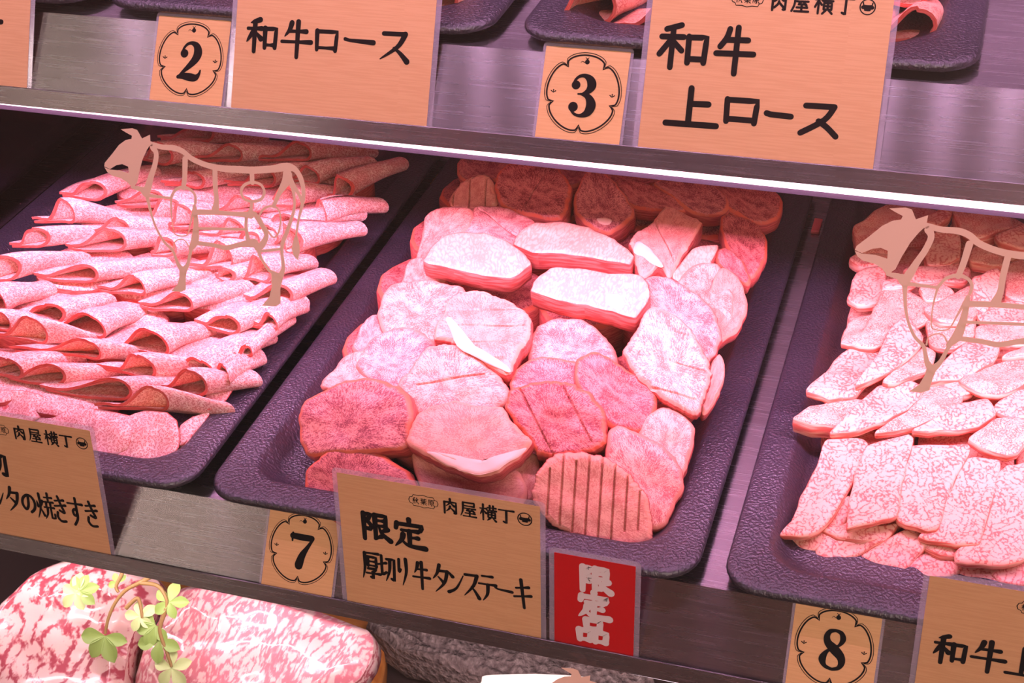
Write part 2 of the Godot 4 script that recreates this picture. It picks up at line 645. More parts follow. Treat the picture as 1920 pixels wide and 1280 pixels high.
func build_case() -> void:
	shelf("display_shelf", "brushed steel shelf holding the signs numbered two and three above the glowing strip", TUP, -0.52, LEDP, LEDT, Color(1.0, 0.71, 0.95))
	shelf("display_shelf", "brushed steel shelf carrying the three black meat trays and sign seven", TLOW, -0.60, LEDP * 0.21, LEDT, Color(1.0, 0.90, 0.92))
	shelf("display_shelf", "brushed steel top shelf of the case above the upper trays", TUP + (TUP - TLOW), -0.45, LEDP * 0.8, LEDT, Color(1.0, 0.71, 0.95))
	# canopy lamp at the head of the glass: a row of small diodes
	var t := base("canopy_lamp", "strip lamp of small diodes at the head of the case", "lamp", Transform3D(Basis(), Vector3(0, 0.56, 0.045)))
	put(box(-0.477, 0.75, 0.0, 0.02, -0.02, 0.015, 0.002), "lamp_housing", mats.dark_steel, t)
	var dm := box(-0.004, 0.004, -0.003, 0.0, -0.002, 0.002, 0.0008)
	for i in 22:
		var o := put(dm, "diode", mats.led_glow, t)
		o.position = Vector3(-0.42 + i * 0.044, 0, 0)
	for i in 22:
		var l := AreaLight3D.new()
		l.name = "diode_light"
		l.area_size = Vector2(0.008, 0.004)
		l.light_color = Color(1.0, 0.78, 0.97)
		l.light_energy = CANOPY
		l.rotation_degrees = Vector3(-70, 0, 0)
		l.shadow_enabled = true
		l.position = Vector3(-0.42 + i * 0.044, -0.0045, 0)
		t.add_child(l)
	structure(box(-0.498, -0.478, -0.45, 0.60, -0.66, 0.02), "wall_case_left", mats.side_mirror)
	structure(box(0.75, 0.77, -0.45, 0.60, -0.66, 0.02), "wall_case_right", mats.panel)
	structure(box(-0.498, 0.77, -0.45, 0.60, -0.68, -0.66), "wall_case_back", mats.case_back)
	structure(box(-0.498, 0.77, 0.58, 0.60, -0.66, 0.02), "ceiling_case", mats.panel)
	structure(box(-0.498, 0.77, -0.47, -0.45, -0.68, 0.20), "floor_case", mats.deck)
	# front glass, leaning back a little
	var g := put(box(-0.498, 0.77, -0.40, 0.50, -0.003, 0.003, 0.001), "front_glass", mats.glass)
	g.transform = Transform3D(Basis(Vector3.RIGHT, -GLEAN), Vector3(0, 0, 0.0720))
	tag(g, "clear front glass pane of the meat case carrying the cow stickers", "glass")

const LEDP := 1.28
const LEDT := 58.0
const CANOPY := 0.011
const GLEAN := 0.1391

# ------------------------------------------------------------------ trays
func tray_mesh(w: float, d: float, h: float, rim: float, r_in: float) -> ArrayMesh:
	var rings := []
	var uvs := []
	for q in [[0.4, -h + 0.0006, 0.01], [rim + 0.016, -h + 0.0005, r_in], [rim + 0.012, -h + 0.0014, r_in], [rim - 0.004, -0.0065, r_in + 0.003], [0.003, -0.0058, 0.020], [0.0008, -0.0050, 0.022], [0.0, -0.0036, 0.0225], [0.0004, -0.0016, 0.0225], [0.0018, -0.0004, 0.0220], [0.0042, 0.0, 0.0205], [rim - 0.0024, 0.0, r_in + 0.002], [rim - 0.0008, -0.0004, r_in], [rim + 0.0006, -0.0016, r_in], [rim + 0.0070, -h + 0.0056, r_in], [rim + 0.0100, -h + 0.0034, r_in], [rim + 0.016, -h + 0.0030, r_in * 0.7], [0.4, -h + 0.0030, 0.01]]:
		var ins: float = minf(q[0], minf(w, d) * 0.44)
		var rr: float = minf(q[2], (minf(w, d) - 2 * ins) * 0.49)
		var ring := []
		var ru := []
		for p in rounded(w - 2 * ins, d - 2 * ins, rr):
			ring.append(Vector3(p.x, q[1], p.y))
			ru.append(p * 10.0)
		rings.append(ring)
		uvs.append(ru)
	var st := begin()
	loft(rings, true, st, uvs)
	# close the floor and the underside
	for k in [0, rings.size() - 1]:
		var ring: Array = rings[k]
		for j in range(1, ring.size() - 1):
			for p in [ring[0], ring[j], ring[j + 1]]:
				st.set_uv(Vector2(p.x, p.z) * 10.0)
				st.add_vertex(p)
	return finish(st, true)

func build_trays() -> void:
	var low := tray_mesh(0.30, 0.48, 0.0158, 0.021, 0.024)
	for a in [[-0.3096, "black textured plastic tray filled with thin folded beef slices"], [0.0, "black textured plastic tray filled with thick cut beef tongue"], [0.3139, "black textured plastic tray filled with short marbled beef strips"]]:
		var o := put(low, "meat_tray", mats.tray)
		o.position = Vector3(a[0], 0, -0.24)
		tag(o, a[1], "tray")
	var up := tray_mesh(0.237, 0.34, 0.0112, 0.022, 0.032)
	for a in [[-0.110, "smooth black tray on the upper shelf behind the sign beside badge two"], [0.1429, "smooth black tray on the upper shelf behind the sign beside badge three"], [-0.3555, "smooth black tray on the upper shelf behind the end sign"]]:
		var o := put(up, "meat_tray", mats.tray)
		o.position = Vector3(a[0], 0.2576, -0.1160 - 0.17)
		tag(o, a[1], "tray")
	# small markers on the shelf between the trays
	for a in [[-0.155, -0.425, "yellow", "tiny yellow marker tab between the folded beef and tongue trays"], [0.157, -0.418, "pink", "tiny pink marker tab between the tongue and beef strip trays"]]:
		var o := put(box(-0.003, 0.003, 0.0, 0.003, -0.010, 0.010), "marker_tab", mats[a[2]])
		o.position = Vector3(a[0], -0.0158, a[1])
		tag(o, a[3], "tab")

# ------------------------------------------------------------------ thin slices folded over
func fold_mesh(left: Vector2, axis: Vector2, k: float, sd: int) -> ArrayMesh:
	# local origin: the closed right-hand end of the fold at its front; left and axis in (x, z) metres
	var r := RandomNumberGenerator.new()
	r.seed = sd
	var w := left.length()
	var eu := left.normalized()
	var la := axis.length()
	var au := axis.normalized()
	var length := clampf(la * 1.25, 0.040, maxf(0.055, la))
	var nt := 14
	var thick := 0.0011
	var ph := r.randf() * TAU
	var amp := r.randf_range(0.001, 0.0032)
	var open := r.randf_range(0.75, 1.25) * k
	var rings := []
	var uvs := []
	var mouth := []
	for ti in nt:
		var t := float(ti) / (nt - 1)
		var rad := lerpf(0.0082 * open, 0.0056, smoothstep(0.0, 0.9, t))
		var mid := []
		var top_n := 13
		for i in top_n:
			var s := 1.0 - float(i) / top_n
			var y := lerpf(2.0 * rad, 0.0022, smoothstep(0.12, 0.70, s)) + 0.0014 * (1.0 - t) * sin(s * 9.0 + ph)
			mid.append(Vector2(rad * 0.8 + s * (w - rad), maxf(y, 0.0021)))
		for i in 9:
			var a := PI / 2 - PI * i / 8.0
			mid.append(Vector2(rad - rad * cos(a) * 1.15, rad + rad * sin(a)))
		for i in 8:
			var s := float(i + 1) / 8.0
			mid.append(Vector2(rad + s * (w * 0.92 - rad), 0.0002 * sin(s * 7.0)))
		var outer := []
		var inner := []
		var n := mid.size()
		for i in n:
			var d: Vector2 = mid[mini(i + 1, n - 1)] - mid[maxi(i - 1, 0)]
			var nn := Vector2(-d.y, d.x).normalized() * thick
			outer.append(mid[i] - nn)
			inner.append(mid[i] + nn)
		inner.reverse()
		var loop := outer + inner
		var ring := []
		var ru := []
		var run := 0.0
		for i in loop.size() + 1:
			var p: Vector2 = loop[i % loop.size()]
			if i > 0:
				run += p.distance_to(loop[i - 1])
			ru.append(Vector2(run / 0.06 + sd * 0.37, t * length / 0.06 + sd * 0.61))
			if i < loop.size():
				var wave := amp * sin(p.x / w * 5.0 + ph) * (1.0 - t)
				var h := au * (t * length + wave) + eu * p.x
				var drop := 0.0075 * t * t + 0.002 * t
				ring.append(Vector3(h.x, p.y - drop + 0.0008 * sin(t * 5.0 + p.x * 60.0 + ph), h.y))
		rings.append(ring)
		uvs.append(ru)
	var st := begin()
	loft(rings, true, st, uvs)
	var mesh := finish(st, true)
	var s2 := begin()
	for e in [0, nt - 1]:
		var ring: Array = rings[e]
		var n := ring.size()
		for i in n / 2 - 1:
			quad(s2, ring[i], ring[i + 1], ring[n - 2 - i], ring[n - 1 - i], Vector2(i * 0.06, 0), Vector2(i * 0.06 + 0.06, 0), Vector2(i * 0.06 + 0.06, 0.1), Vector2(i * 0.06, 0.1))
	s2.generate_normals()
	s2.generate_tangents()
	return s2.commit(mesh)

func build_folds() -> void:
	var i := 0
	for a in FOLD:
		var m := fold_mesh(Vector2(a[3], a[4]) * 0.001, Vector2(a[5], a[6]) * 0.001, a[7], 100 + i)
		meat("folded_beef_slice", m, mats.thin_beef, mats.beef_edge, Transform3D(Basis(), Vector3(a[0], a[1] + 1.0, a[2]) * 0.001), ["folded thin beef slice in the middle rows, its looped end open", "folded thin beef slice in the back rows reaching under the upper shelf", "folded thin beef slice in the lowest row above the flat slices"][1 if a[2] < -240 else (2 if a[2] > -95 else 0)], "beef slice", "folded beef slices in the first tray")
		i += 1
	for a in APRON:
		var o := chaikin(flat_pairs(a[7]), 2)
		var m := slab(o, {"th": 0.0022, "bevel": 0.0007, "bump": 0.0016, "seed": 300 + i, "rings": 8, "uv": 1.0 / 0.06})
		meat("flat_beef_slice", m, mats.thin_beef, mats.beef_edge, posed(a[0], a[1], a[2], a[3], a[4]), "thin beef slice hanging flat below the folded rows at the tray's edge", "beef slice", "flat beef slices along the first tray's rim")
		i += 1
	# layers under the folded rows
	for r in 6:
		for c in 4:
			if c == 0 and r >= 2 or c == 3 and r < 2:
				continue
			var z := -0.075 - r * 0.058
			var y: float = [0.004, 0.014, 0.020, 0.023, 0.026, 0.027][r]
			var th := y + 0.0122 - 0.0006 * c
			var m := slab(chaikin(flat_pairs([-34, -30, 34, -30, 34, 30, -34, 30]), 2), {"th": th, "bevel": 0.003, "bump": 0.001, "seed": 400 + i, "rings": 4, "uv": 1.0 / 0.06})
			meat("beef_slice_stack", m, mats.thin_beef, mats.beef_edge, Transform3D(Basis(), Vector3(-0.398 + c * 0.0585, y, z)), "pressed stack of beef slices lying beneath the folded rows", "beef slice", "slice stacks under the folded rows")
			i += 1

# ------------------------------------------------------------------ tongue
func build_tongues() -> void:
	var i := 0
	for a in TONGUE:
		var style: String = a[6]
		var kind := style[0]
		var raw := flat_pairs(a[7])
		var blocky := kind == "b"
		var out: Array = chaikin(chaikin(raw, 1, 0.10), 1) if blocky else curve(raw, 5, true)
		var opt := {"th": a[5] * 0.001, "bevel": 0.0012 if blocky else 0.0026, "bump": 0.0010, "seed": 500 + i, "polar": not blocky, "rings": 10}
		if blocky:
			opt.uv = 1.0 / 0.09
			opt.bump = 0.0007
		else:
			opt.root = Vector2(0.0, 0.006)
		var cuts := 0
		if style.length() > 1:
			cuts = int(style[1])
			var ang := deg_to_rad(float(style.split(",")[1]))
			var dir := Vector2(cos(ang), sin(ang))
			var side := Vector2(-dir.y, dir.x)
			var half := 0.0
			for p in raw:
				half = maxf(half, absf(p.dot(side)))
			var gs := []
			for g in cuts:
				var s := (float(g) + 0.5 - cuts / 2.0) / cuts * half * 1.75
				var long := sqrt(maxf(0.0, 1.0 - pow(s / (half * 1.05), 2.0))) * 0.034
				gs.append([side * s - dir * long * rng.randf_range(0.6, 0.95), side * s + dir * long * rng.randf_range(0.6, 0.95), 0.0008 if kind == "g" else 0.0007, 0.0032 if kind == "g" else 0.0022])
			opt.grooves = gs
			opt.rings = 90 if kind == "g" else 56
			out = curve(out, 6 if kind == "g" else 4, true)
		var face: Material = [mats.tongue_dark, mats.tongue_dusky][i % 2]
		var label := "thick dark pink tongue steak with a red rim, leaning on its neighbours"
		match kind:
			"n":
				face = [mats.tongue_pale, mats.tongue_light][i % 2]
				label = "thick pale tongue steak with radiating fibres, laid overlapping its neighbours"
			"f":
				face = mats.tongue_even
				label = "thick pale tongue steak with white fat along its lower edge"
			"s":
				face = mats.tongue_even
				label = "tongue steak mostly tucked under other steaks"
			"g":
				face = mats.tongue_even
				label = "tongue steak scored with deep parallel cuts"
			"b":
				face = mats.tongue_cut
				label = "flat squared block of tongue with straight cut red sides, lying on top of the pile"
		if cuts > 0 and kind != "g":
			label = label.replace("tongue steak", "tongue steak with fine knife cuts,") if false else "thick %s tongue steak with %d fine knife cuts across its face" % [{"d": "dark pink", "n": "pale pink", "f": "white-edged"}[kind], cuts]
		var m := slab(out, opt)
		var piece := meat("tongue_block" if blocky else "tongue_steak", m, face, mats.tongue_side, posed(a[0], a[1], a[2], a[3], a[4]), label, "beef tongue", "tongue pieces in the middle tray")
		for f in FAT:
			if f[0] == i:
				var po := curve(flat_pairs(f[1]), 4, true)
				var pm := slab(po, {"th": 0.0016, "bevel": 0.0005, "bump": opt.bump, "seed": 500 + i, "rings": 4, "uv": 12.0, "ragged": true})
				pm.surface_set_material(0, mats.fat)
				pm.surface_set_material(1, mats.fat)
				var fp := put(pm, "fat_seam", null, piece)
				fp.position.y = 0.0007
				fp.set_meta("label", "white seam of fat")
		i += 1
	for r in 6:
		for c in 4:
			var z := -0.092 - r * 0.064
			var y: float = [0.002, 0.016, 0.024, 0.026, 0.026, 0.026][r]
			var o := []
			for k in 14:
				var t := TAU * k / 14
				o.append(Vector2(cos(t) * 0.031, sin(t) * 0.033))
			var m := slab(o, {"th": y + 0.0122, "bevel": 0.003, "bump": 0.001, "seed": 600 + i, "rings": 4, "polar": true})
			meat("tongue_steak", m, mats.tongue_dark, mats.tongue_side, Transform3D(Basis(), Vector3(-0.088 + c * 0.0585, y, z)), "tongue steak lying at the bottom of the pile", "beef tongue", "tongue at the bottom of the pile")
			i += 1

# ------------------------------------------------------------------ marbled strips
func build_steaks() -> void:
	var i := 0
	for a in STEAK:
		var out := chaikin(flat_pairs(a[7]), 2, 0.14)
		var m := slab(out, {"th": a[5] * 0.001, "bevel": 0.0009, "bump": 0.0013, "seed": 700 + i, "rings": 8, "uv": 1.0 / 0.085, "spin": 0.6})
		# two grains of marbling in turn
		var lean: bool = i >= 5 and i <= 8
		var face: Material = mats.marble_a if i < 13 else [mats.marble_a, mats.marble_b][i % 2]
		var label := "short pale beef strip with fine red marbling in the overlapping rows"
		if i < 5:
			label = "long marbled beef strip laid upright in the row along the tray's rim"
		elif lean:
			label = "thick marbled beef strip tucked under the ends of the long strips"
		elif i < 13:
			label = "flat marbled beef strip lying lowest against the tray's rim"
		elif a[2] < -262:
			label = "short beef strip in the back rows reaching under the upper shelf"
		meat("beef_strip", m, face, mats.fat_edge, posed(a[0], a[1], a[2], a[3], a[4]), label, "beef strip", "marbled beef strips in the third tray")
		i += 1
	for r in 6:
		for c in 4:
			var z := -0.090 - r * 0.060
			var y: float = [-0.005, 0.001, 0.007, 0.010, 0.011, 0.012][r]
			var m := slab(chaikin(flat_pairs([-27, -29, 27, -29, 27, 29, -27, 29]), 2), {"th": y + 0.0120, "bevel": 0.0015, "bump": 0.0005, "seed": 800 + i, "rings": 4})
			meat("beef_strip", m, mats.marble_a, mats.fat_edge, Transform3D(Basis(), Vector3(0.226 + c * 0.0565, y, z)), "thick beef piece lying under the rows of strips", "beef strip", "beef under the rows of strips")
			i += 1

func build_upper_meat() -> void:
	var i := 0
	for a in UPPER:
		var m := fold_mesh(Vector2(a[3], a[4]) * 0.001, Vector2(a[5], a[6]) * 0.001, 1.3, 900 + i)
		meat("marbled_beef_fold", m, mats.marble_a, mats.beef_edge, Transform3D(Basis(), Vector3(a[0], a[1], a[2]) * 0.001), "marbled beef slice folded in a smooth tray on the upper shelf", "beef slice", "folded slices on the upper shelf")
		i += 1

const UPPER := [
	[70, 250, -150, -44, 4, 10, -52], [114, 250, -148, -46, 2, 12, -50], [160, 250, -147, -46, -2, 10, -50], [205, 250, -147, -46, -2, 10, -52], [236, 250, -158, -40, 4, 4, -50],
	[-20, 250, -150, -46, 2, 10, -50], [-64, 250, -150, -46, 2, 10, -50], [-110, 250, -150, -46, 2, 10, -50], [-156, 250, -150, -46, 2, 10, -50],
	[92, 256, -186, -46, 4, 10, -52], [140, 256, -186, -46, 2, 12, -50], [186, 256, -186, -46, -2, 10, -50], [230, 256, -190, -46, -2, 10, -52],
]

# ------------------------------------------------------------------ writing
const GLYPH := {
	"和": ["p42,8 14,18", "h6,34 48,32", "v27,14 27,96", "p26,36 4,70", "n28,42 46,60", "v58,30 59,84", "c58,32 92,30 90,82", "h59,76 90,75"],
	"牛": ["p34,10 28,28 14,46", "h28,32 80,30", "h6,60 96,57", "v54,6 54,98"],
	"ロ": ["v16,22 18,84", "c16,24 86,22 83,84", "h18,77 83,76"],
	"ー": ["h6,46 20,50 94,52"],
	"ス": ["c18,20 82,18", "p82,18 62,54 12,92", "n50,58 70,72 92,94"],
	"上": ["v46,6 46,88", "h46,42 80,40", "h4,90 98,88"],
	"限": ["v12,10 12,98", "c12,12 36,10 24,34 38,50 32,62 20,60", "c50,10 86,10 84,46", "h52,28 84,27", "h52,46 84,45", "v50,10 50,90", "h48,92 68,82", "p90,54 68,66", "n62,48 72,72 98,92"],
	"定": ["v50,0 50,14", "v12,18 8,36", "c12,20 92,18 84,34", "h26,40 76,38", "v50,40 50,88", "h50,62 76,60", "p30,54 24,74 4,98", "n24,72 46,90 98,92"],
	"厚": ["h14,8 94,6", "p18,8 16,56 2,96", "v34,20 34,52", "c34,20 80,20 80,52", "h36,35 78,35", "h34,50 80,50", "c32,62 80,60 60,72", "v58,72 58,94 46,90", "h22,78 98,76"],
	"切": ["h2,40 46,32", "c22,8 22,76 46,64", "c50,18 92,16 88,90 74,84", "p68,18 64,56 42,94"],
	"り": ["c26,10 24,52 34,44", "p72,6 74,50 46,98"],
	"タ": ["p44,4 32,32 8,54", "c40,24 86,22", "p86,22 70,62 20,98", "n36,44 66,62"],
	"ン": ["d10,20 34,36", "q12,90 54,72 92,26"],
	"テ": ["h24,14 78,12", "h6,42 96,40", "p54,42 50,74 26,98"],
	"キ": ["h16,34 82,26", "h6,64 94,54", "v42,4 58,98"],
	"の": ["c52,20 46,64 26,84 8,62 16,34 46,16 76,22 92,48 84,76 60,94"],
	"焼": ["d8,36 12,54", "p38,32 32,50", "p24,8 24,56 2,96", "n24,58 40,84", "h52,18 94,16", "v72,2 72,32", "h46,34 98,32", "v60,34 58,50", "v82,34 82,50", "h44,54 98,52", "p62,54 58,76 42,96", "c80,54 80,90 98,88 98,74"],
	"き": ["h20,20 78,14", "h14,40 86,32", "c42,2 58,34 74,60 44,54", "c28,62 24,80 44,94 76,92"],
	"す": ["h4,24 96,22", "c56,2 56,56 40,66 32,52 46,42 58,54 54,78 32,100"],
	"品": ["v28,6 30,42", "c28,6 74,6 71,42", "h30,40 71,40", "v6,54 8,96", "c6,54 44,54 41,94", "h8,92 41,92", "v56,54 58,96", "c56,54 94,54 91,94", "h58,92 91,92"],
	"肉": ["v14,24 14,98", "c14,24 88,22 88,94 76,92", "p50,2 48,28 24,50", "n50,26 76,46", "p50,50 44,66 24,84", "n50,56 78,80"],
	"屋": ["c18,8 88,6 86,28", "h20,28 86,28", "p18,8 16,60 2,96", "h28,44 94,43", "c56,44 36,60 82,58", "d70,50 86,66", "h30,76 90,75", "v58,62 58,94", "h18,96 98,95"],
	"横": ["h2,28 40,26", "v20,2 20,98", "p19,32 2,66", "n22,38 38,54", "h46,18 96,16", "v60,4 60,32", "v80,4 80,32", "h42,34 98,33", "v50,44 50,76", "c50,44 92,44 92,76", "h50,60 92,60", "v71,34 71,76", "h50,76 92,76", "p62,80 44,98", "n78,80 96,96"],
	"丁": ["h4,16 98,14", "v52,16 52,96 34,88"],
	"秋": ["p42,8 16,18", "h4,34 48,32", "v26,14 26,96", "p25,36 4,70", "n27,42 46,60", "d56,34 60,50", "p90,30 80,48", "p72,8 70,54 48,96", "n72,54 96,94"],
	"葉": ["h4,14 96,13", "v32,4 32,24", "v68,4 68,24", "h4,36 96,35", "v28,26 28,56", "v50,26 50,50", "v72,26 72,50", "h28,54 80,53", "h4,68 96,67", "v50,58 50,100", "p48,70 8,96", "n52,70 94,96"],
	"原": ["h10,8 96,7", "p14,8 12,60 2,98", "p58,10 50,24", "v34,24 34,58", "c34,24 84,24 84,58", "h34,40 84,40", "h34,57 84,57", "v59,58 59,96 48,92", "p40,68 26,88", "n76,68 94,90"],
	"ビ": ["c22,14 22,72 34,84 84,84", "p72,32 48,46 22,52", "d78,8 86,22", "d92,2 100,16"],
}

func stroke_pts(s: String) -> Array:
	var pts := []
	for p in s.substr(1).split(" "):
		var v := p.split(",")
		pts.append(Vector2(float(v[0]), float(v[1])))
	return pts

func glyph(st: SurfaceTool, ch: String, cx: float, cy: float, w: float, h: float, pen: float, marker := false) -> void:
	# centre and size in millimetres, y up; pen = stroke width
	for s: String in GLYPH[ch]:
		var pts := stroke_pts(s)
		var kind := s[0]
		var line := []
		var bent: bool = ch in ["の", "き", "す", "り"] or kind in ["p", "n", "q"]
		var fine := curve(pts, 5) if bent else pts
		if not bent:
			# keep corners, but split long straights so the width can swell
			fine = []
			for i in pts.size() - 1:
				for k in 4:
					fine.append(pts[i].lerp(pts[i + 1], k / 4.0))
			fine.append(pts[-1])
		var n := fine.size()
		for i in n:
			var t := float(i) / (n - 1)
			var f := 1.0
			if not marker:
				match kind:
					"h": f = lerpf(0.80, 0.70, t * 2.0) if t < 0.5 else lerpf(0.70, 1.15, t * 2.0 - 1.0)
					"v": f = lerpf(1.20, 0.95, t)
					"p": f = lerpf(1.25, 0.25, t * t)
					"q": f = lerpf(1.25, 0.35, t)
					"n": f = lerpf(0.45, 1.35, t)
					"d": f = lerpf(0.55, 1.35, t)
					"c": f = 1.0
			line.append(Vector3(cx + (fine[i].x - 50.0) / 100.0 * w, cy - (fine[i].y - 50.0) / 100.0 * h, pen * f) * 0.001)
		ribbon(st, line)

func emblem(st: SurfaceTool, x: float, y: float, r: float) -> void:
	# ring with a horned bull's head
	var ring := []
	for i in 33:
		var a := TAU * i / 32
		ring.append(Vector3(x + r * cos(a), y + r * sin(a), r * 0.16) * 0.001)
	ribbon(st, ring, 0.0, false)
	for g in [[Vector3(-0.62, 0.55, 0.16), Vector3(-0.56, 0.22, 0.2), Vector3(-0.2, 0.12, 0.26), Vector3(0.2, 0.12, 0.26), Vector3(0.56, 0.22, 0.2), Vector3(0.62, 0.55, 0.16)], [Vector3(-0.62, -0.06, 0.5), Vector3(0.62, -0.06, 0.5)], [Vector3(-0.3, -0.4, 0.3), Vector3(0.3, -0.4, 0.3)]]:
		var l := []
		for p in g:
			l.append(Vector3(x + p.x * r, y + p.y * r, p.z * r) * 0.001)
		ribbon(st, l)

func cartouche(st: SurfaceTool, x: float, y: float, w: float, h: float) -> void:
	var l := []
	for p in [[-0.5, 0.0], [-0.46, 0.22], [-0.38, 0.26], [-0.34, 0.44], [-0.16, 0.42], [0.0, 0.50], [0.16, 0.42], [0.34, 0.44], [0.38, 0.26], [0.46, 0.22], [0.5, 0.0], [0.46, -0.22], [0.38, -0.26], [0.34, -0.44], [0.16, -0.42], [0.0, -0.50], [-0.16, -0.42], [-0.34, -0.44], [-0.38, -0.26], [-0.46, -0.22], [-0.5, 0.0]]:
		l.append(Vector3(x + p[0] * w, y + p[1] * h, 0.42) * 0.001)
	ribbon(st, l, 0.0, false)
	for k in 3:
		glyph(st, ["秋", "葉", "原"][k], x + (k - 1) * w * 0.27, y, w * 0.22, h * 0.52, 0.42)

const DIGIT := {
	"2": [["20,44,10 22,28,9 34,12,10 52,7,14 70,16,25 78,38,32 70,62,28 50,86,20 28,108,12 14,126,10"], ["12,126,14 30,122,22 56,124,28 78,124,24 90,112,12 94,98,6"], ["26,44,30"]],
	"3": [["18,36,8 22,22,9 34,10,10 52,7,14 70,18,26 77,36,30 68,54,20 50,64,7 36,66,6"], ["44,65,7 68,72,20 82,96,32 74,122,26 52,134,12 30,130,9 16,114,8"], ["25,38,29"], ["24,108,32"]],
	"7": [["12,10,9 12,24,9 13,38,7"], ["12,20,22 50,21,24 88,20,22"], ["92,24,10 74,56,16 58,86,26 50,116,32 49,124,32"]],
	"8": [["50,6,10 32,12,15 24,30,20 30,50,25 52,68,32 74,88,28 80,108,22 72,126,14 52,134,10"], ["50,6,10 68,12,15 76,30,19 68,50,11 50,64,7 30,78,12 18,104,24 28,126,14 52,134,10"]],
}

func badge(digit: String, x: float, top: Vector2, label: String) -> void:
	# number card standing on the sloping price face
	var u := rail_dir()
	var n := Vector2(cos(THETA), sin(THETA))
	var o := top - u * FACE + n * 0.0009
	var t := base("number_card", label, "card", Transform3D(Basis(Vector3.RIGHT, Vector3(0, u.y, u.x), Vector3(0, n.y, n.x)), Vector3(x, o.y, o.x)))
	put(sheet(-24.6, 24.6, -7.5, 50.6, 0.0003, 2.2), "plastic_sleeve", mats.film, t)
	var c := put(sheet(-23, 23, -7, 48.6, 0.0002, 0.4), "printed_card", mats.badge_card, t)
	c.position.z = 0.0003
	var st := begin()
	var cy := 25.0
	for k in 2:
		var l := []
		for i in 161:
			var a := TAU * i / 160.0 + PI / 2
			var ph := fposmod(a + PI / 2, TAU / 5.0) / (TAU / 5.0)
			var lobe := absf(ph - 0.5) * 2.0
			var r := 20.9 - 1.7 * pow(lobe, 5.0) - (1.9 if lobe > 0.90 else 0.0) * (lobe - 0.90) / 0.10
			r -= 1.25 * (1 - k)
			l.append(Vector3(r * cos(a), cy + r * sin(a) * 1.03, 0.85 if k == 0 else 0.35) * 0.001)
		ribbon(st, l, 0.0, false)
	for part in DIGIT[digit]:
		var s: String = part[0]
		var pts := []
		for p in s.split(" "):
			var v := p.split(",")
			pts.append(Vector3(float(v[0]) - 50.0, 70.0 - float(v[1]), float(v[2])))
		if pts.size() == 1:
			var b: Vector3 = pts[0]
			disc(st, b.x * 0.000165, 0.001 * (cy - 1.0) + b.y * 0.000165, b.z * 0.0000825)
		else:
			var l := []
			for p in curve(pts, 6):
				l.append(Vector3(p.x * 0.165, cy - 1.0 + p.y * 0.165, p.z * 0.165) * 0.001)
			ribbon(st, l)
	# little fruit on top, fans at the sides
	disc(st, 0.0004, 0.0417, 0.0013, 0.0, 12)
	ribbon(st, [Vector3(-0.0030, 0.0412, 0.0002), Vector3(-0.0022, 0.0420, 0.0003), Vector3(-0.0010, 0.0414, 0.0004)])
	ribbon(st, [Vector3(0.0, 0.0428, 0.0004), Vector3(0.0012, 0.0440, 0.0003)])
	ribbon(st, [Vector3(0.0008, 0.0428, 0.0004), Vector3(-0.0006, 0.0440, 0.0003)])
	for s in [-1, 1]:
		for k in [-1, 0, 1]:
			ribbon(st, [Vector3(s * 0.0160, cy * 0.001 - 0.0006, 0.0003), Vector3(s * 0.0160 + k * 0.0012, cy * 0.001 + 0.0009 - absf(k) * 0.0006, 0.0006)])
	var ink := put(finish(st), "printed_badge", mats.ink, t)
	ink.position.z = 0.00056
	ink.set_meta("label", "black numeral %s in a five lobed ring" % digit)

func sheet(x0: float, x1: float, y0: float, y1: float, th: float, r: float) -> ArrayMesh:
	# thin card with rounded corners, millimetres, face toward +z
	var st := begin()
	st.set_smooth_group(-1)
	var pts := []
	for p in rounded((x1 - x0) * 0.001, (y1 - y0) * 0.001, r * 0.001, 5):
		pts.append(p + Vector2(x0 + x1, y0 + y1) * 0.0005)
	var n := pts.size()
	for z in [0.0, th]:
		for j in range(1, n - 1):
			for p in [pts[0], pts[j], pts[j + 1]]:
				st.set_uv(p * 10.0)
				st.add_vertex(Vector3(p.x, p.y, z))
	for j in n:
		var a: Vector2 = pts[j]
		var b: Vector2 = pts[(j + 1) % n]
		quad(st, Vector3(a.x, a.y, 0), Vector3(b.x, b.y, 0), Vector3(b.x, b.y, th), Vector3(a.x, a.y, th))
	st.generate_normals()
	st.generate_tangents()
	return st.commit()

func sign_card(x: float, upper: bool, w: float, h: float, face: Material, ink: Material, text: Array, label: String, extra := "") -> void:
	# text items: [glyph, x, y, w, h, pen]; origin at the lip, lower left corner of what shows
	var n := Vector2(cos(THETA), sin(THETA))
	var u := rail_dir()
	var top := TUP if upper else TLOW
	var o := top - u * FACE + n * 0.0012
	if upper:
		# a little steeper than the face behind them, so that they clear the trays
		u = Vector2(-sin(0.47), cos(0.47))
		n = Vector2(cos(0.47), sin(0.47))
	else:
		# these stand nearly upright in the slot, clear of the tray's rim
		u = Vector2(-0.1189, 0.9929)
		n = Vector2(0.9929, 0.1189)
	var t := base("price_sign", label, "sign", Transform3D(Basis(Vector3.RIGHT, Vector3(0, u.y, u.x), Vector3(0, n.y, n.x)), Vector3(x, o.y, o.x)))
	put(sheet(-3.0, w + 3.0, -7.0, h + 3.0, 0.0003, 3.0), "plastic_sleeve", mats.film, t)
	var c := put(sheet(0, w, -6.5, h, 0.0002, 0.4), "printed_card", face, t)
	c.position.z = 0.0003
	var st := begin()
	for a in text:
		if a[0] == "emblem":
			emblem(st, a[1], a[2], a[3])
		elif a[0] == "cartouche":
			cartouche(st, a[1], a[2], a[3], a[4])
		else:
			glyph(st, a[0], a[1], a[2], a[3], a[4], a[5], extra == "marker")
	var k := put(finish(st), "lettering", ink, t)
	k.position.z = 0.00056

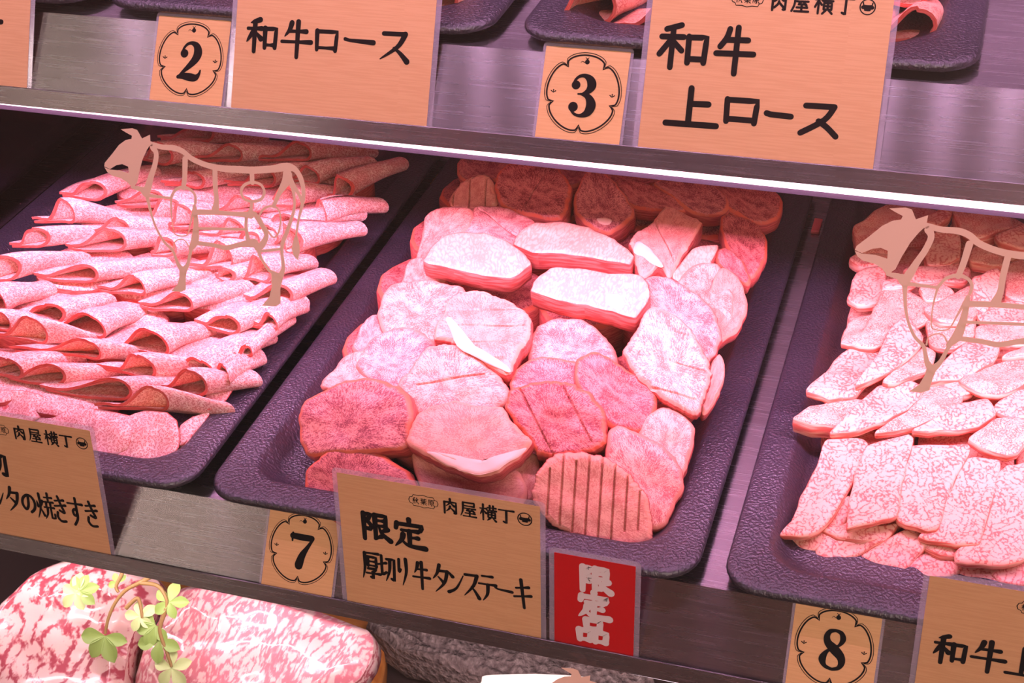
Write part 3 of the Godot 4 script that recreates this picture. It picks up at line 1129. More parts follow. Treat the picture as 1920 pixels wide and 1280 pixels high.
func shop_row(dx: float, y: float, s := 1.0) -> Array:
	return [["cartouche", 52.0 + dx, y, 17.5 * s, 8.4 * s], ["肉", 67.9 + dx, y, 9.2 * s, 10.2 * s, 1.25], ["屋", 78.6 + dx, y, 9.4 * s, 10.2 * s, 1.15], ["横", 90.2 + dx, y, 9.8 * s, 10.6 * s, 1.15], ["丁", 100.6 + dx, y, 9.2 * s, 10.2 * s, 1.25], ["emblem", 111.4 + dx, y, 4.0 * s]]

func build_cards() -> void:
	badge("7", -0.0881, TLOW, "tan number card with a black seven on the lower price rail")
	badge("8", 0.2272, TLOW, "tan number card with a black eight on the lower price rail")
	badge("2", -0.1674, TUP, "tan number card with a black two on the upper price rail")
	badge("3", 0.0645, TUP, "tan number card with a black three on the upper price rail")
	var row := [["限", 21.6, 57.5, 18.5, 20.0, 2.9], ["定", 42.5, 56.5, 19.5, 20.0, 2.9]]
	var xs := [17.2, 27.1, 37.0, 48.3, 60.3, 69.4, 78.8, 88.4, 98.2, 109.4]
	var i := 0
	for ch in "厚切り牛タンステーキ":
		row.append([ch, xs[i], 29.3, 11.2 if ch != "り" else 9.0, 20.5, 1.9])
		i += 1
	sign_card(-0.0545, false, 120, 90, mats.card, mats.ink, shop_row(0, 80.3) + row, "tan sign naming thick tongue steaks, standing between badge seven and the red card")
	sign_card(0.0735, false, 46, 61.5, mats.red_card, mats.white_ink, [["限", 23.4, 48.4, 18.5, 18.0, 3.6], ["定", 22.9, 30.2, 18.5, 18.0, 3.6], ["品", 22.5, 12.6, 18.0, 16.5, 3.8]], "red card with three white characters in front of the tongue tray")
	var left := []
	for a in [["切", 47.5, 53.7, 17.0, 19.5, 2.8], ["ン", 43.7, 28.1, 11.0, 18.0, 2.0], ["タ", 54.6, 28.9, 11.6, 19.0, 2.0], ["の", 66.1, 28.8, 10.8, 16.0, 2.0], ["焼", 77.9, 28.2, 13.0, 21.0, 1.6], ["き", 88.9, 27.8, 10.6, 20.0, 1.9], ["す", 99.9, 28.6, 11.2, 20.5, 1.9], ["き", 111.1, 28.4, 11.2, 19.5, 1.9]]:
		left.append(a)
	sign_card(-0.3345, false, 120, 90, mats.card, mats.ink, shop_row(1.6, 80.0, 0.95) + left, "tan sign standing in front of the tray of folded beef slices")
	sign_card(0.271, false, 120, 88, mats.card, mats.ink, shop_row(0, 78.9) + [["和", 15.1, 44.4, 17.5, 20.0, 2.4], ["牛", 33.8, 44.8, 18.0, 21.0, 2.4], ["上", 51.5, 44.7, 18.0, 20.0, 2.4]], "tan sign in front of the marbled beef strips beside badge eight")
	sign_card(-0.138, true, 118, 90, mats.card, mats.ink, shop_row(-1, 78.0) + [["和", 16.6, 41.6, 20.0, 20.0, 2.5], ["牛", 37.4, 41.2, 19.5, 21.0, 2.5], ["ロ", 55.6, 41.8, 17.0, 16.5, 2.3], ["ー", 75.1, 42.6, 19.0, 14.0, 2.6], ["ス", 95.5, 42.0, 19.5, 19.0, 2.5]], "tan sign with one line of brush lettering beside badge two")
	sign_card(0.0976, true, 120, 92, mats.card, mats.ink, shop_row(-3.6, 78.6, 0.92) + [["和", 18.7, 53.2, 27.0, 24.5, 3.0], ["牛", 44.8, 53.3, 21.0, 25.0, 3.0], ["上", 26.1, 22.6, 28.0, 22.0, 3.2], ["ロ", 51.4, 23.4, 22.0, 18.0, 3.0], ["ー", 70.6, 22.6, 14.0, 12.0, 3.0], ["ス", 90.7, 22.8, 22.0, 19.0, 3.0]], "tan sign with two lines of marker lettering beside badge three", "marker")
	sign_card(-0.392, true, 120, 90, mats.card, mats.ink, [["ビ", 92.0, 46.0, 26.0, 26.0, 3.0]], "tan sign at the far end of the upper rail beyond badge two")

# ------------------------------------------------------------------ goods on the lower deck
func tube(st: SurfaceTool, pts: Array, r0: float, r1: float, sides := 8) -> void:
	var rings := []
	var uvs := []
	var n := pts.size()
	for i in n:
		var t: Vector3 = (pts[mini(i + 1, n - 1)] - pts[maxi(i - 1, 0)]).normalized()
		var a := t.cross(Vector3(0.3, 0.9, 0.2)).normalized()
		var b := t.cross(a)
		var ring := []
		var ru := []
		for k in sides:
			var q := TAU * k / sides
			ring.append(pts[i] + (a * cos(q) + b * sin(q)) * lerpf(r0, r1, float(i) / (n - 1)))
			ru.append(Vector2(float(k) / sides, i))
		rings.append(ring)
		uvs.append(ru)
	loft(rings, true, st, uvs)

func leaf_mesh(l: float, w: float, cup: float) -> ArrayMesh:
	# one leaflet along +x, its midrib raised
	var st := begin()
	var rings := []
	var uvs := []
	for i in 9:
		var t := i / 8.0
		var half := w * 0.5 * pow(sin(PI * pow(t, 1.35)), 0.8) + 0.0002
		var ring := []
		var ru := []
		for k in 5:
			var s := (k - 2) / 2.0
			ring.append(Vector3(t * l, cup * (t * t) * -0.4 + absf(s) * half * 0.35, s * half))
			ru.append(Vector2(t, s))
		rings.append(ring)
		uvs.append(ru)
	loft(rings, false, st, uvs)
	return finish(st, true)

func build_lower_goods() -> void:
	for a in LOWER:
		var out := curve(flat_pairs(a[7]), 4, true)
		var style: String = a[6]
		if style == "stone":
			var m := slab(chaikin(flat_pairs(a[7]), 1), {"th": a[5] * 0.001, "bevel": 0.004, "bump": 0.003, "bump_freq": 60.0, "seed": 61, "rings": 24})
			meat("stone_slab", m, mats.stone, mats.stone, posed(a[0], a[1], a[2], a[3], a[4]), "rough grey purple stone slab lying on the lower deck", "stone")
		elif style == "tag":
			var m := slab(out, {"th": 0.003, "bevel": 0.0008, "bump": 0.0, "seed": 62, "ragged": false})
			meat("blank_tag", m, mats.cream, mats.cream, posed(a[0], a[1], a[2], a[3], a[4]), "rounded cream tag lying before the stone slab", "tag")
		else:
			var m := slab(out, {"th": a[5] * 0.001, "bevel": 0.012, "bump": 0.004, "bump_freq": 16.0, "seed": 63, "rings": 20, "uv": 1.0 / 0.13, "sag": 0.012})
			meat("beef_joint", m, mats[style], mats.block_red, posed(a[0], a[1], a[2], a[3], a[4]), "large wrapped beef joint with broad white fat and dark lean" if style == "block_red" else "large wrapped beef joint with even pink marbling", "beef joint")
	# round wooden board under the joints
	var st := begin()
	var rings := []
	var uvs := []
	for p in [[0.0, 0.0], [0.127, 0.0], [0.130, -0.002], [0.130, -0.026], [0.127, -0.028], [0.0, -0.028]]:
		var ring := []
		var ru := []
		for k in 72:
			var q := TAU * k / 72
			ring.append(Vector3(p[0] * cos(q), p[1], p[0] * sin(q)))
			ru.append(Vector2(p[0] * cos(q), p[0] * sin(q)) * 5.0)
		rings.append(ring)
		uvs.append(ru)
	loft(rings, true, st, uvs)
	st.set_smooth_group(-1)
	var b := put(finish(st), "wooden_board", mats.board_wood)
	b.position = Vector3(-0.224, -0.232, -0.070)
	tag(b, "round pale wooden board under the wrapped beef joints", "board")
	structure(box(-0.477, 0.75, -0.285, -0.262, -0.60, 0.10), "floor_deck", mats.deck)
	build_sprig()

func build_sprig() -> void:
	var o := Vector3(-0.245, -0.135, -0.005)
	var t := base("leaf_sprig", "green artificial leaf sprig laid on the wrapped beef joints", "garnish", Transform3D(Basis(), o))
	for s in SPRIG_STEM:
		var pts := []
		for i in range(0, s.size(), 3):
			pts.append(Vector3(s[i], s[i + 1], s[i + 2]) * 0.001 - o)
		var st := begin()
		tube(st, curve(pts, 6), 0.0016, 0.0010)
		put(finish(st, true), "stem", mats.stem, t)
	for c in SPRIG_LEAF:
		var at := Vector3(c[0], c[1], c[2]) * 0.001 - o
		var n: int = c[4]
		for k in n:
			var ang: float = deg_to_rad(c[5] + k * (360.0 if n > 4 else 220.0) / n)
			var l: float = c[3] * 0.001 * rng.randf_range(0.85, 1.1)
			var lf := put(leaf_mesh(l, l * 0.58, l * 0.5), "leaf", mats[["leaf", "leaf_pale"][c[6]]], t)
			# the leaf's plane faces the customer and a little upward
			var nn := Vector3(0.12, 0.72, 0.68).normalized()
			var ex := (Vector3.RIGHT - nn * nn.x).normalized()
			var ey := nn.cross(ex)
			var dx := ex * cos(ang) + ey * sin(ang)
			lf.transform = Transform3D(Basis(dx, nn, dx.cross(nn)), at)

# ------------------------------------------------------------------ stickers on the glass
func build_stickers() -> void:
	var st := begin()
	for f in COW_FILL:
		var poly := PackedVector2Array(flat_pairs(f))
		for k in Geometry2D.triangulate_polygon(poly):
			st.set_uv(poly[k])
			st.add_vertex(Vector3(poly[k].x, poly[k].y, 0))
	for a in COW_LINE:
		var pts := []
		for i in range(0, a.size(), 3):
			pts.append(Vector3(a[i], a[i + 1], a[i + 2]) * 0.001)
		ribbon(st, curve(pts, 4) if pts.size() > 2 else pts)
	var m := finish(st)
	for c in [[0.0, 0.0, "tan cow sticker showing the cuts, on the glass before the folded beef slices"], [0.3563, 0.0, "tan cow sticker showing the cuts, on the glass before the marbled strips"], [0.2187, -0.2680, "tan cow sticker low on the glass in front of the stone slab"]]:
		var o := put(m, "cow_sticker", mats.vinyl)
		o.transform = Transform3D(Basis(Vector3.RIGHT, -GLEAN), Vector3(COW_AT.x + c[0], COW_AT.y, COW_AT.z) + Vector3(0, cos(GLEAN), -sin(GLEAN)) * c[1])
		tag(o, c[2], "sticker", "cow stickers on the front glass")

# ------------------------------------------------------------------ tables: pose in mm and degrees, thickness, style, outline of the face
const TONGUE := [
	[-65.6, 0.9, -32.2, 34, 0, 16, "d", [-29.2,-1.6,-25.8,-7.9,-17.4,-16.5,-4.9,-21.9,9.1,-20.7,25.1,-14.8,38.5,-6.9,40.4,10.7,22,25.3,-5,26.6,-24.8,18.3,-28.1,9.5]],
	[-74.7, 23, -62.9, 33, -6, 18, "d", [-35.3,7.7,-35.9,-1.1,-31.9,-9.8,-23.6,-16.2,-12.1,-23.1,2.1,-26.6,17.4,-26.1,29.8,-21,36.9,-10.7,40.1,1,39.2,13.1,26.5,17.6,6.6,22.1,-10.3,25.2,-20.5,27.3,-29,20.9]],
	[5.7, 1.1, -47.7, 30, 0, 16, "s", [-41,-9.4,-32.1,-14.4,1.4,-16.4,28,-10.5,34.7,3.6,29.3,14.6,4,19,-24.3,13.7]],
	[3.4, 28.5, -58.8, 22, 0, 13, "f", [-36.4,11.4,-37.5,0.4,-34,-11.2,-26.1,-17.8,-15.4,-20.8,-4.8,-20.3,5.5,-20.9,13.5,-20.7,22.4,-12.9,32.6,-5.4,37.5,-0.4,33.1,8.3,24.9,19.8,15,25.2,3.4,24.4,-10.4,22.5,-23.4,18.3]],
	[34, 3.5, -56.2, 36, 8, 15, "s", [-8,-12.9,4.6,-15.2,10.4,-6.4,11.1,10,3.4,16.3,-9.3,10.5,-12.2,-2.2]],
	[83.6, 11.7, -39.2, 47, 14, 17, "g8,84", [-34.4,-2.3,-32.9,-11.5,-25.5,-20.5,-11.2,-24.2,1.9,-23.3,14.2,-18.3,24.6,-11.2,31.8,-0.8,35.3,11.5,34.5,21.6,15.4,26.2,-1.7,24.9,-19.3,19.1,-32.5,8.8]],
	[109.5, 14.6, -64.5, 36, 20, 16, "n", [-24.7,-24.7,-12.7,-23.7,1.3,-19.9,11.4,-14.6,18.4,-6,21.2,2.8,18.4,15.6,15.7,27.4,7.5,31.4,-6.2,24.9,-23.2,2.9,-27,-15.9]],
	[115.9, 21.3, -92.3, 28, 20, 16, "n", [-18,-7.6,-9.1,-18.7,-0.9,-17.9,9.6,-13.6,13.7,-5.7,14.1,8.9,10.6,24.3,-3.7,22.3,-16.3,8]],
	[49.1, 34.4, -81, 33, 6, 17, "d2,52", [-29.9,1.2,-30.8,-7.9,-23.4,-14.7,-9.6,-20.6,4.3,-21.2,17,-16.9,27.1,-8.8,30.8,-0.7,31.7,12.9,17.6,21.7,-1.6,26.2,-9.7,20.4,-23.6,8.3]],
	[40.9, 33.9, -111.9, 28, 8, 17, "d", [-28.7,4.8,-26.9,-5.5,-20.8,-13.8,-7.1,-17.4,9.2,-16.8,22.3,-9.2,31.6,1.1,31.9,12.9,8.3,24.6,-19.7,19.2]],
	[79.1, 37.6, -110.7, 28, 22, 17, "d", [-27.7,-12.9,-23.1,-18.6,-15.8,-21.6,-3,-17.7,11.6,-12.4,21.7,-5,25.6,2.7,24.7,16.7,21.1,24,3.7,25.5,-14.3,17.5,-24.5,1.8]],
	[-23, 34.2, -100.6, 28, 4, 14, "n1,-20", [-33.1,8.5,-26.6,-5.4,-22.7,-17.4,-15.3,-22.4,-0.3,-23.8,14.6,-17.6,26.3,-9.9,36.2,0.9,36.8,12.4,18.8,26.1,-11.5,27.8,-23.2,20.8]],
	[-67.5, 31, -120.7, 26, -4, 14, "n", [-25.8,5,-21.8,-9.1,-12.5,-17.6,-0.3,-21.2,11.4,-19.1,21.3,-14.1,32,1.3,26,17.6,6.4,24.2,-13.1,20,-23.6,12.9]],
	[-94.9, 21.9, -108, 28, -10, 14, "n", [-18.2,8.1,-13.8,-0.6,-5.5,-14.8,11.3,-15.8,23.3,-1.6,16,10.7,-13.1,14]],
	[40.4, 38.5, -147.9, 24, 8, 16, "n", [-25.4,9.5,-25.5,-7,-17.2,-17.1,-4.5,-20.7,9.5,-17.3,21.8,-7.2,28.4,0.7,29.7,12.2,1.9,23.4,-18.6,23.5]],
	[107.5, 47, -132.8, 22, 16, 10, "n3,6", [-29.8,-2.1,-25.2,-21.3,-22.4,-34.6,-14.4,-37.6,-1.9,-32.3,11.6,-20.9,21.4,-6.2,25.3,8.5,23.5,23.8,22.3,31.9,13.5,30.7,3.5,27.3,-7.6,20.8,-19.9,12.1]],
	[-14.3, 50.3, -138.7, 16, 4, 15, "f5,-12", [-29.5,12.2,-28.8,-5.5,-29,-16,-22.2,-24.2,-11.2,-28,4.1,-26.2,19.1,-19.8,28.1,-10.2,30.6,3.5,27.9,19.2,25.7,32.9,14.4,29.5,-6.9,17.6,-22.2,14.8]],
	[-65.9, 43, -161.4, 16, -6, 14, "n", [-23.8,16.3,-28.8,-1.8,-27.6,-12.5,-21.4,-18.6,-4.3,-24.3,12.8,-22.8,25.6,-18.8,36.9,2.9,30.6,22.1,11.2,29.4,-11.3,28.2]],
	[-91.7, 30.2, -142.4, 18, -10, 14, "n", [-10,15.4,-12.6,0.1,-10,-10.7,-4.2,-15.9,10.6,-11.8,20.2,5,6,17.8]],
	[-82.4, 40.4, -201.5, 14, -6, 14, "n", [-9,9.6,-12.1,-7.9,-9.1,-16.1,2.5,-16.7,19.9,0.4,11.2,14.3,-3.5,16.4]],
	[102.6, 47.2, -185.7, 20, 14, 12, "n2,-24", [-29.5,-17.7,-26.7,-25.4,-16.7,-27.2,-1.3,-21.7,10.4,-15.1,18.2,-6.9,25.6,6.8,26.4,19.6,24.1,31.3,10.1,39.4,-14.2,20,-26.2,-3]],
	[114.6, 43.1, -221.4, 18, 16, 14, "n", [-19.5,-16.2,-3.6,-25.2,4.4,-17.1,12.4,-6.4,16.2,6.4,15.3,25.1,-2.9,30.2,-22.5,3.1]],
	[126.8, 38.5, -212.9, 22, 30, 12, "s", [-11.3,-29.4,1.7,-26.6,11.7,-7.2,11.1,10.5,4.4,24.2,-4.7,30.4,-12.9,-1.9]],
	[132.6, 30.3, -138.8, 24, 30, 12, "s", [-4.1,-13.9,0,-22.3,5.3,-8.7,3.6,8.2,-0.4,21,-4.4,15.7]],
	[13.1, 53.2, -245, 8, 4, 16, "b", [-38.8,8.9,-38.1,-6.1,-30.9,-15.4,-12.5,-20.7,7.8,-18.5,26.9,-9.7,45.5,5.8,44.8,15.1,21.7,12.8,-4.4,12.2,-22,15.6]],
	[-40.7, 59.9, -207.4, 6, 6, 14, "b", [-33.8,16,-31.5,-3.8,-29.2,-13.5,-16.5,-21.1,-1.8,-22.8,15,-17.6,31.9,-4.8,38.6,3.8,32,22.6,9.1,21.7,-13.8,19.5]],
	[46.2, 59.7, -181.7, 6, 4, 14, "b", [-39.5,9.9,-39.2,-3.1,-33.7,-15.1,-16.9,-19.1,4.4,-18.9,27.2,-19,33.9,-9.8,36.1,3.6,31.9,21.7,17.7,19.3,-0.1,16.6,-21.7,14]],
	[74, 55.4, -258.4, 14, 18, 20, "f1,60", [-7,-29.7,-2.5,-32.9,18.5,-24.4,20.5,-18.5,15.8,7.8,11.1,31.8,2.8,25.3,-6.4,36.6,-17.4,15.9,-21.8,0.7,-13.5,-12.5]],
	[98.7, 47.2, -242.6, 16, 16, 14, "b", [-4.7,-16.6,11.9,-23.5,9.9,-6.6,4,18.6,-6.7,16.3,-14.4,11.8]],
	[-86.4, 46.3, -256.2, 12, -8, 18, "n", [-3.5,42.7,-12,5,-14.6,-9.6,-10.3,-19.4,-0.7,-23.6,17.4,-21.2,20.6,0.7,3.1,25.4]],
	[-48.3, 48.4, -268.4, 12, 0, 16, "n1,35", [-26.7,21.7,-21.7,-10.5,-12.4,-17.8,2.3,-17.8,17,-11,28.1,-2.5,19.5,19.6,-6.2,18.3]],
	[-81.3, 46.6, -305.5, 40, -10, 18, "g3,80", [-15.9,5,-9.5,-8.1,-2.8,-12.7,11.7,-14.4,23.4,5.7,3.2,13.3,-10.1,11.3]],
	[-30.7, 56.7, -305.4, 28, 4, 22, "d1,105", [-31.9,-7.5,-24.1,-19.4,5.7,-23.5,22,-10.1,26.5,0.7,23.3,21.5,0.4,22.2,-21.8,16]],
	[20.9, 54.6, -300.2, 30, 10, 22, "d", [-16.6,-24.1,-4.8,-25.2,7.6,-16.1,22.8,3.3,21.2,10.1,10.7,22.9,-2.7,20.9,-17.4,11.7,-20.9,-3.6]],
	[48.8, 50.8, -321.6, 20, 10, 16, "d", [-26.9,-11.9,-7.3,-13.6,11.9,-7.4,28.3,5.1,12.5,9.7,-1.7,11.4,-16.7,6.7]],
	[77.8, 52.8, -329, 24, 14, 16, "d", [-28.6,-4.7,-13.4,-13.2,6,-16.3,27.6,0.5,22.3,14.5,0,14.9,-13.9,4.4]],
	[124.9, 46.5, -278.9, 24, 24, 16, "d", [-16.5,-5.4,-18.1,-21.3,2.8,-22.2,15.4,-2.5,15.2,14.7,7.7,26.6,-6.6,10.2]],
	[121.4, 44.3, -255.5, 24, 24, 14, "d", [-11.4,-10.3,-2.7,-12.2,9.9,-0.7,13.1,13,1.3,9.1,-10.2,1.1]],
	[116.3, 48.9, -335.3, 20, 20, 16, "d", [-25,-8.7,-13.6,-15.1,18.4,-13.7,24.6,9.3,8.8,19.2,-13.1,9]],
	[-86.5, 42.9, -350.6, 22, -8, 16, "d", [-21.4,-9.7,18.2,-11.3,15.3,8.5,-12.2,12.5]],
	[32.3, 48.9, -350.5, 18, 6, 16, "d", [-21.7,-2.1,1,-8.1,21.5,-5.1,9.9,5,-10.7,10.2]],
	[-15.8, 47, -352.1, 20, 4, 16, "d", [-16.9,-9.8,7.6,-10.4,14.6,1.4,3.5,13.7,-8.9,5.1]],
]
const STEAK := [
	[207.4, 5.2, -88.8, 14, -8, 6, "r", [-5.4,-34.5,15.4,-40.8,21,-33.6,15.4,-6.9,7.9,20,-1.6,35.8,-20.5,39.2,-14,27.6,-12.4,9.5,-5.8,-16.3]],
	[236.3, 11.3, -93.5, 12, 4, 6, "r", [-9.5,-26.6,13.4,-38.9,16.7,-33.4,13.5,-3.3,14.1,21.8,2.3,30.1,-12.3,37,-13.2,23.9,-13.2,2.5,-11.7,-13.1]],
	[264.7, 11, -100.1, 12, 4, 6, "r", [-13.8,-25.5,18.2,-32.3,20.6,-28.7,11.4,0.4,8.5,30.5,2.6,33.7,-15.6,31.3,-16.4,4.4,-15.5,-13.7]],
	[285.2, 6.6, -90.4, 12, 4, 6, "r", [-4.4,-34.6,16.7,-37.1,16.9,-26.3,12.7,5.6,10,25.9,-3,28.8,-24.1,26.8,-14,18.2,-10.7,-7.4]],
	[306.3, 4, -83.9, 12, 4, 6, "r", [-5.7,-36.4,9.7,-45.3,21.5,-42.3,19.6,0.5,13.9,23.7,-2.3,29.8,-22.4,32.5,-23.7,24.8,-10.6,12.7]],
	[207.2, -7.8, -64.6, 24, -20, 7, "r", [-19.1,11.7,-14.5,6.4,2.1,-3.4,14,-25.3,18.5,-18.9,10.6,2.5,1.6,12.6,-13.2,14.4]],
	[228.7, -7.6, -61.7, 18, -10, 7, "r", [-20.7,14.1,-17.2,-1.3,-4.8,-8.7,12.6,-11.5,22.4,-14.8,17.1,-3.4,0.8,9.8,-10.1,15.8]],
	[250.3, -10.1, -56.6, 22, -12, 8, "r", [-20.8,4.3,-7.5,-6.2,5.5,-18.3,20.5,-13.7,13.2,-2.6,6.2,10.1,-3.3,14.8,-13.9,11.5]],
	[271.1, -11.8, -54.7, 22, -8, 8, "r", [-17.4,8.2,-7.7,-6,5.5,-16.5,20.2,-12.3,17.2,-0.3,-3.8,14.7,-14,12.2]],
	[211.1, -19.2, -44.3, 4, 0, 6, "r", [-19,-6.8,0.6,-12.4,17.9,-10.2,20.2,12.7,0.4,12.6,-20.2,4]],
	[245.2, -20.2, -41.6, 6, 0, 6, "r", [-15.8,-9.3,2.6,-9.6,14.7,-4.5,13.7,13.1,-15.2,10.3]],
	[312.6, -9.5, -58.6, 12, 0, 6, "r", [-13.8,-5,9.7,-8.2,10.6,6,-6.5,7.2]],
	[296.3, -13.7, -51.8, 16, 0, 6, "r", [-12.5,-6.6,7,-10.6,13.2,-2.3,5.9,9.4,-13.6,10.1]],
	[201.7, 17.3, -142.8, 2, -6, 12, "r", [-20.5,9.5,-12.6,-1.7,-1.2,-11.2,21.7,-18.5,18.2,-0.9,3.5,11.2,-9.1,11.5]],
	[230.8, 20.3, -152.8, 2, 6, 6, "r", [-27.1,30,-20.2,17.2,-3,-23.9,12.3,-29.2,23,-23,20.4,-10.7,2.9,15.2,-8.4,24.5]],
	[255.4, 19.7, -157.2, 2, 6, 6, "r", [-26.2,29.1,-14.8,12.1,-1,-12,8.3,-24.9,23,-25.2,20.8,-11.9,3.4,9.3,-13.6,23.5]],
	[274.9, 18.5, -155.5, 2, 6, 6, "r", [-25.6,18.7,-12.5,3.9,0.8,-14.8,16.3,-23.8,23.2,-8.2,7,8.4,-9.1,15.8]],
	[302.3, 17.7, -146.6, 4, 0, 7, "r", [-20.8,7,-6.1,-11.8,9.4,-16.2,18,-9.9,7.9,16,-8.3,15]],
	[207.4, 21.5, -182.5, 0, -4, 6, "r", [-22.6,28.1,-13.6,5.9,-7.1,-19.4,6.3,-31.7,18.2,-28.4,17.3,-7.3,7.1,23.7,-5.5,29]],
	[214.9, 26.3, -225.5, 0, -4, 6, "r", [-15.6,18.9,-13.5,-3.4,-9.6,-12.7,8.1,-21.3,19,-30.3,13.3,12,5.8,18.7,-7.4,18.2]],
	[232.4, 29.7, -200.6, 6, 20, 6, "r", [-19.2,39.3,-7.1,2,-4.1,-22.7,5.1,-36,16.3,-22.4,16.1,-8,6.3,12.6,-13.4,35.3]],
	[244.9, 25.2, -192.8, 2, 8, 6, "r", [-16.3,20.8,-6.3,0.8,5.9,-23.6,13.7,-19.7,10.4,1.9,-7.5,19.8]],
	[272.5, 24.8, -202.2, 2, 8, 6, "r", [-19.2,23.6,-18.6,12.5,-5,-7.4,3.3,-26,23.6,-25.5,19.6,-4.8,5.7,9.5,-9.3,18]],
	[296.4, 23.4, -196, 2, 0, 6, "r", [-23.4,8.4,-13.9,-4.7,0.3,-15.7,15.1,-22.4,20.3,-7,13.1,6.5,1.9,17.1,-13.4,17.9]],
	[307.3, 20.1, -175.8, 2, 0, 6, "r", [-13.3,6.4,-6.2,-4.7,5.6,-16.5,13.4,-10.3,8.2,12.7,-7.8,12.4]],
	[309.5, 26.2, -223.2, 2, 0, 6, "r", [-13.7,9.8,1.2,-8.4,9.2,-5.6,3.3,4.2]],
	[209.1, 26.2, -273.9, 2, -6, 7, "r", [-12.3,15.7,-10.5,-19.7,8.3,-31.7,10.8,-2,7.7,16.4,-4,21.4]],
	[231.5, 27.7, -246, 2, 0, 6, "r", [-20.4,28,-15.3,-0.2,-13.7,-22.4,-1.3,-28.3,14.7,-21.7,25.8,-9.3,13.9,6.7,3.4,18,-7,29.1]],
	[228, 31.2, -277.5, 0, 0, 6, "r", [-11.7,1,3.2,-12.1,12.2,-4.5,5.6,5.1,-9.3,10.5]],
	[254.3, 31.2, -272.2, 0, 4, 6, "r", [-13.3,-0.6,1.3,-13.4,10.2,-2.7,8.4,4.3,-6.7,12.4]],
	[284.4, 35.2, -276.2, 14, 30, 6, "r", [-10.9,-6.9,4.7,-21.8,8.6,-15.7,5.5,7.3,0.3,22.1,-8.3,14.9]],
	[266.1, 30.1, -258.1, 2, 6, 6, "r", [-20.2,8.3,-3.6,-14.1,10.3,-31.1,14.3,0.4,8.5,16.2,-9.2,20.3]],
	[205.8, 25.5, -312.8, 0, -6, 8, "r", [-14.3,1.4,-10.5,-8.2,13.2,-6.3,14.7,2,-3.1,11.1]],
	[210, 28.8, -350.6, 4, -8, 12, "r", [-18.5,12.1,-19.8,2.1,-2.2,-31.2,11.9,-36.5,18.6,-20.8,17.5,12.2,5.2,31,-12.8,31.1]],
	[247.2, 29, -377.3, 4, 0, 8, "r", [-13.8,4.2,8.7,-17.8,6.2,1.6,-1,12]],
	[273.5, 30, -375.5, 4, 4, 12, "r", [-19.2,-10.3,-15.8,-18.1,20.9,-14.2,24.1,6.4,-1,21,-8.9,15.2]],
	[251.4, 29.7, -333.6, 2, 0, 10, "r", [-11.5,-1.2,-4.5,-19.6,10.7,-18.5,12.9,12.8,-7.6,26.6]],
	[281.3, 29.6, -325.4, 2, 4, 9, "r", [-10.9,7.7,-10.2,-14.2,9,-9.5,11.6,8.8,0.5,7.2]],
	[300.2, 30.8, -355.5, 4, 6, 9, "r", [-15.3,-0.5,5,-19,12.6,-4.4,8.1,13.6,-10.5,10.3]],
	[306.1, 29.5, -306.4, 4, 6, 8, "r", [-10.8,-14.3,0.8,-23.1,13,-13.2,7.7,24.5,-10.7,26.1]],
	[296, 28.1, -262.8, 0, 0, 6, "r", [-18.2,0.9,-1.7,-12.1,16.3,-14.3,17,8.5,-13.4,16.9]],
	[296.8, 27.2, -238.7, 0, 0, 6, "r", [-18.8,-4.9,14.7,-15.3,18.7,8.9,-14.6,11.4]],
	[253.3, 27.4, -301.7, 0, 0, 6, "r", [-25.9,-1.8,-10.6,-7.4,11.2,-18.7,19.5,-8.6,16.5,9.3,3,11,-13.8,16.2]],
	[266, 25.2, -238.6, 0, 0, 6, "r", [-17.7,-7.4,0,-15.4,13,-19.7,14.2,2,2.7,23,-12.3,17.5]],
	[260.4, 19.1, -176.8, 2, 0, 6, "r", [-25.7,4,-6.3,-8.6,13.6,-17,23.8,-4.8,8.9,4,-14.3,22.5]],
]
const APRON := [
	[-307.9, 1.3, -47.7, 26, -4, 3, "r", [-28.8,-6.1,-10.5,-11.5,10.6,-10.5,23,-6.8,18.3,5.8,9.9,14.1,-22.6,15]],
	[-276.7, 0.8, -45.8, 26, -4, 3, "r", [-22.4,-8.5,-0.2,-11.7,18.4,-8.9,18.9,3.9,7.2,13.4,-21.8,11.9]],
	[-240.6, -1.3, -39, 28, -4, 3, "r", [-24.5,-14.7,-2.4,-15.6,23.5,-12.9,21.5,11.8,3.3,16.8,-21.4,14.6]],
	[-207.4, -1.1, -39.6, 24, -4, 3, "r", [-25.9,-12.8,-0.3,-21.4,16.2,-15.2,24.3,5.1,14.8,14.2,-7.3,16.2,-21.8,13.9]],
	[-185.6, -0.5, -58.3, 14, 10, 3, "r", [-10.1,3.2,1.4,-12.7,6.7,-16.1,2.9,6.9,-0.9,18.7]],
	[-178.4, 6.9, -85.6, 12, 10, 3, "r", [-10.8,4,1.6,-10.7,5.6,-18.8,5.9,7.2,-2.2,18.3]],
	[-185.4, -3.9, -47.1, 14, 10, 3, "r", [-5,3,-1.7,-7.4,3,-5.4,3.7,9.7]],
]
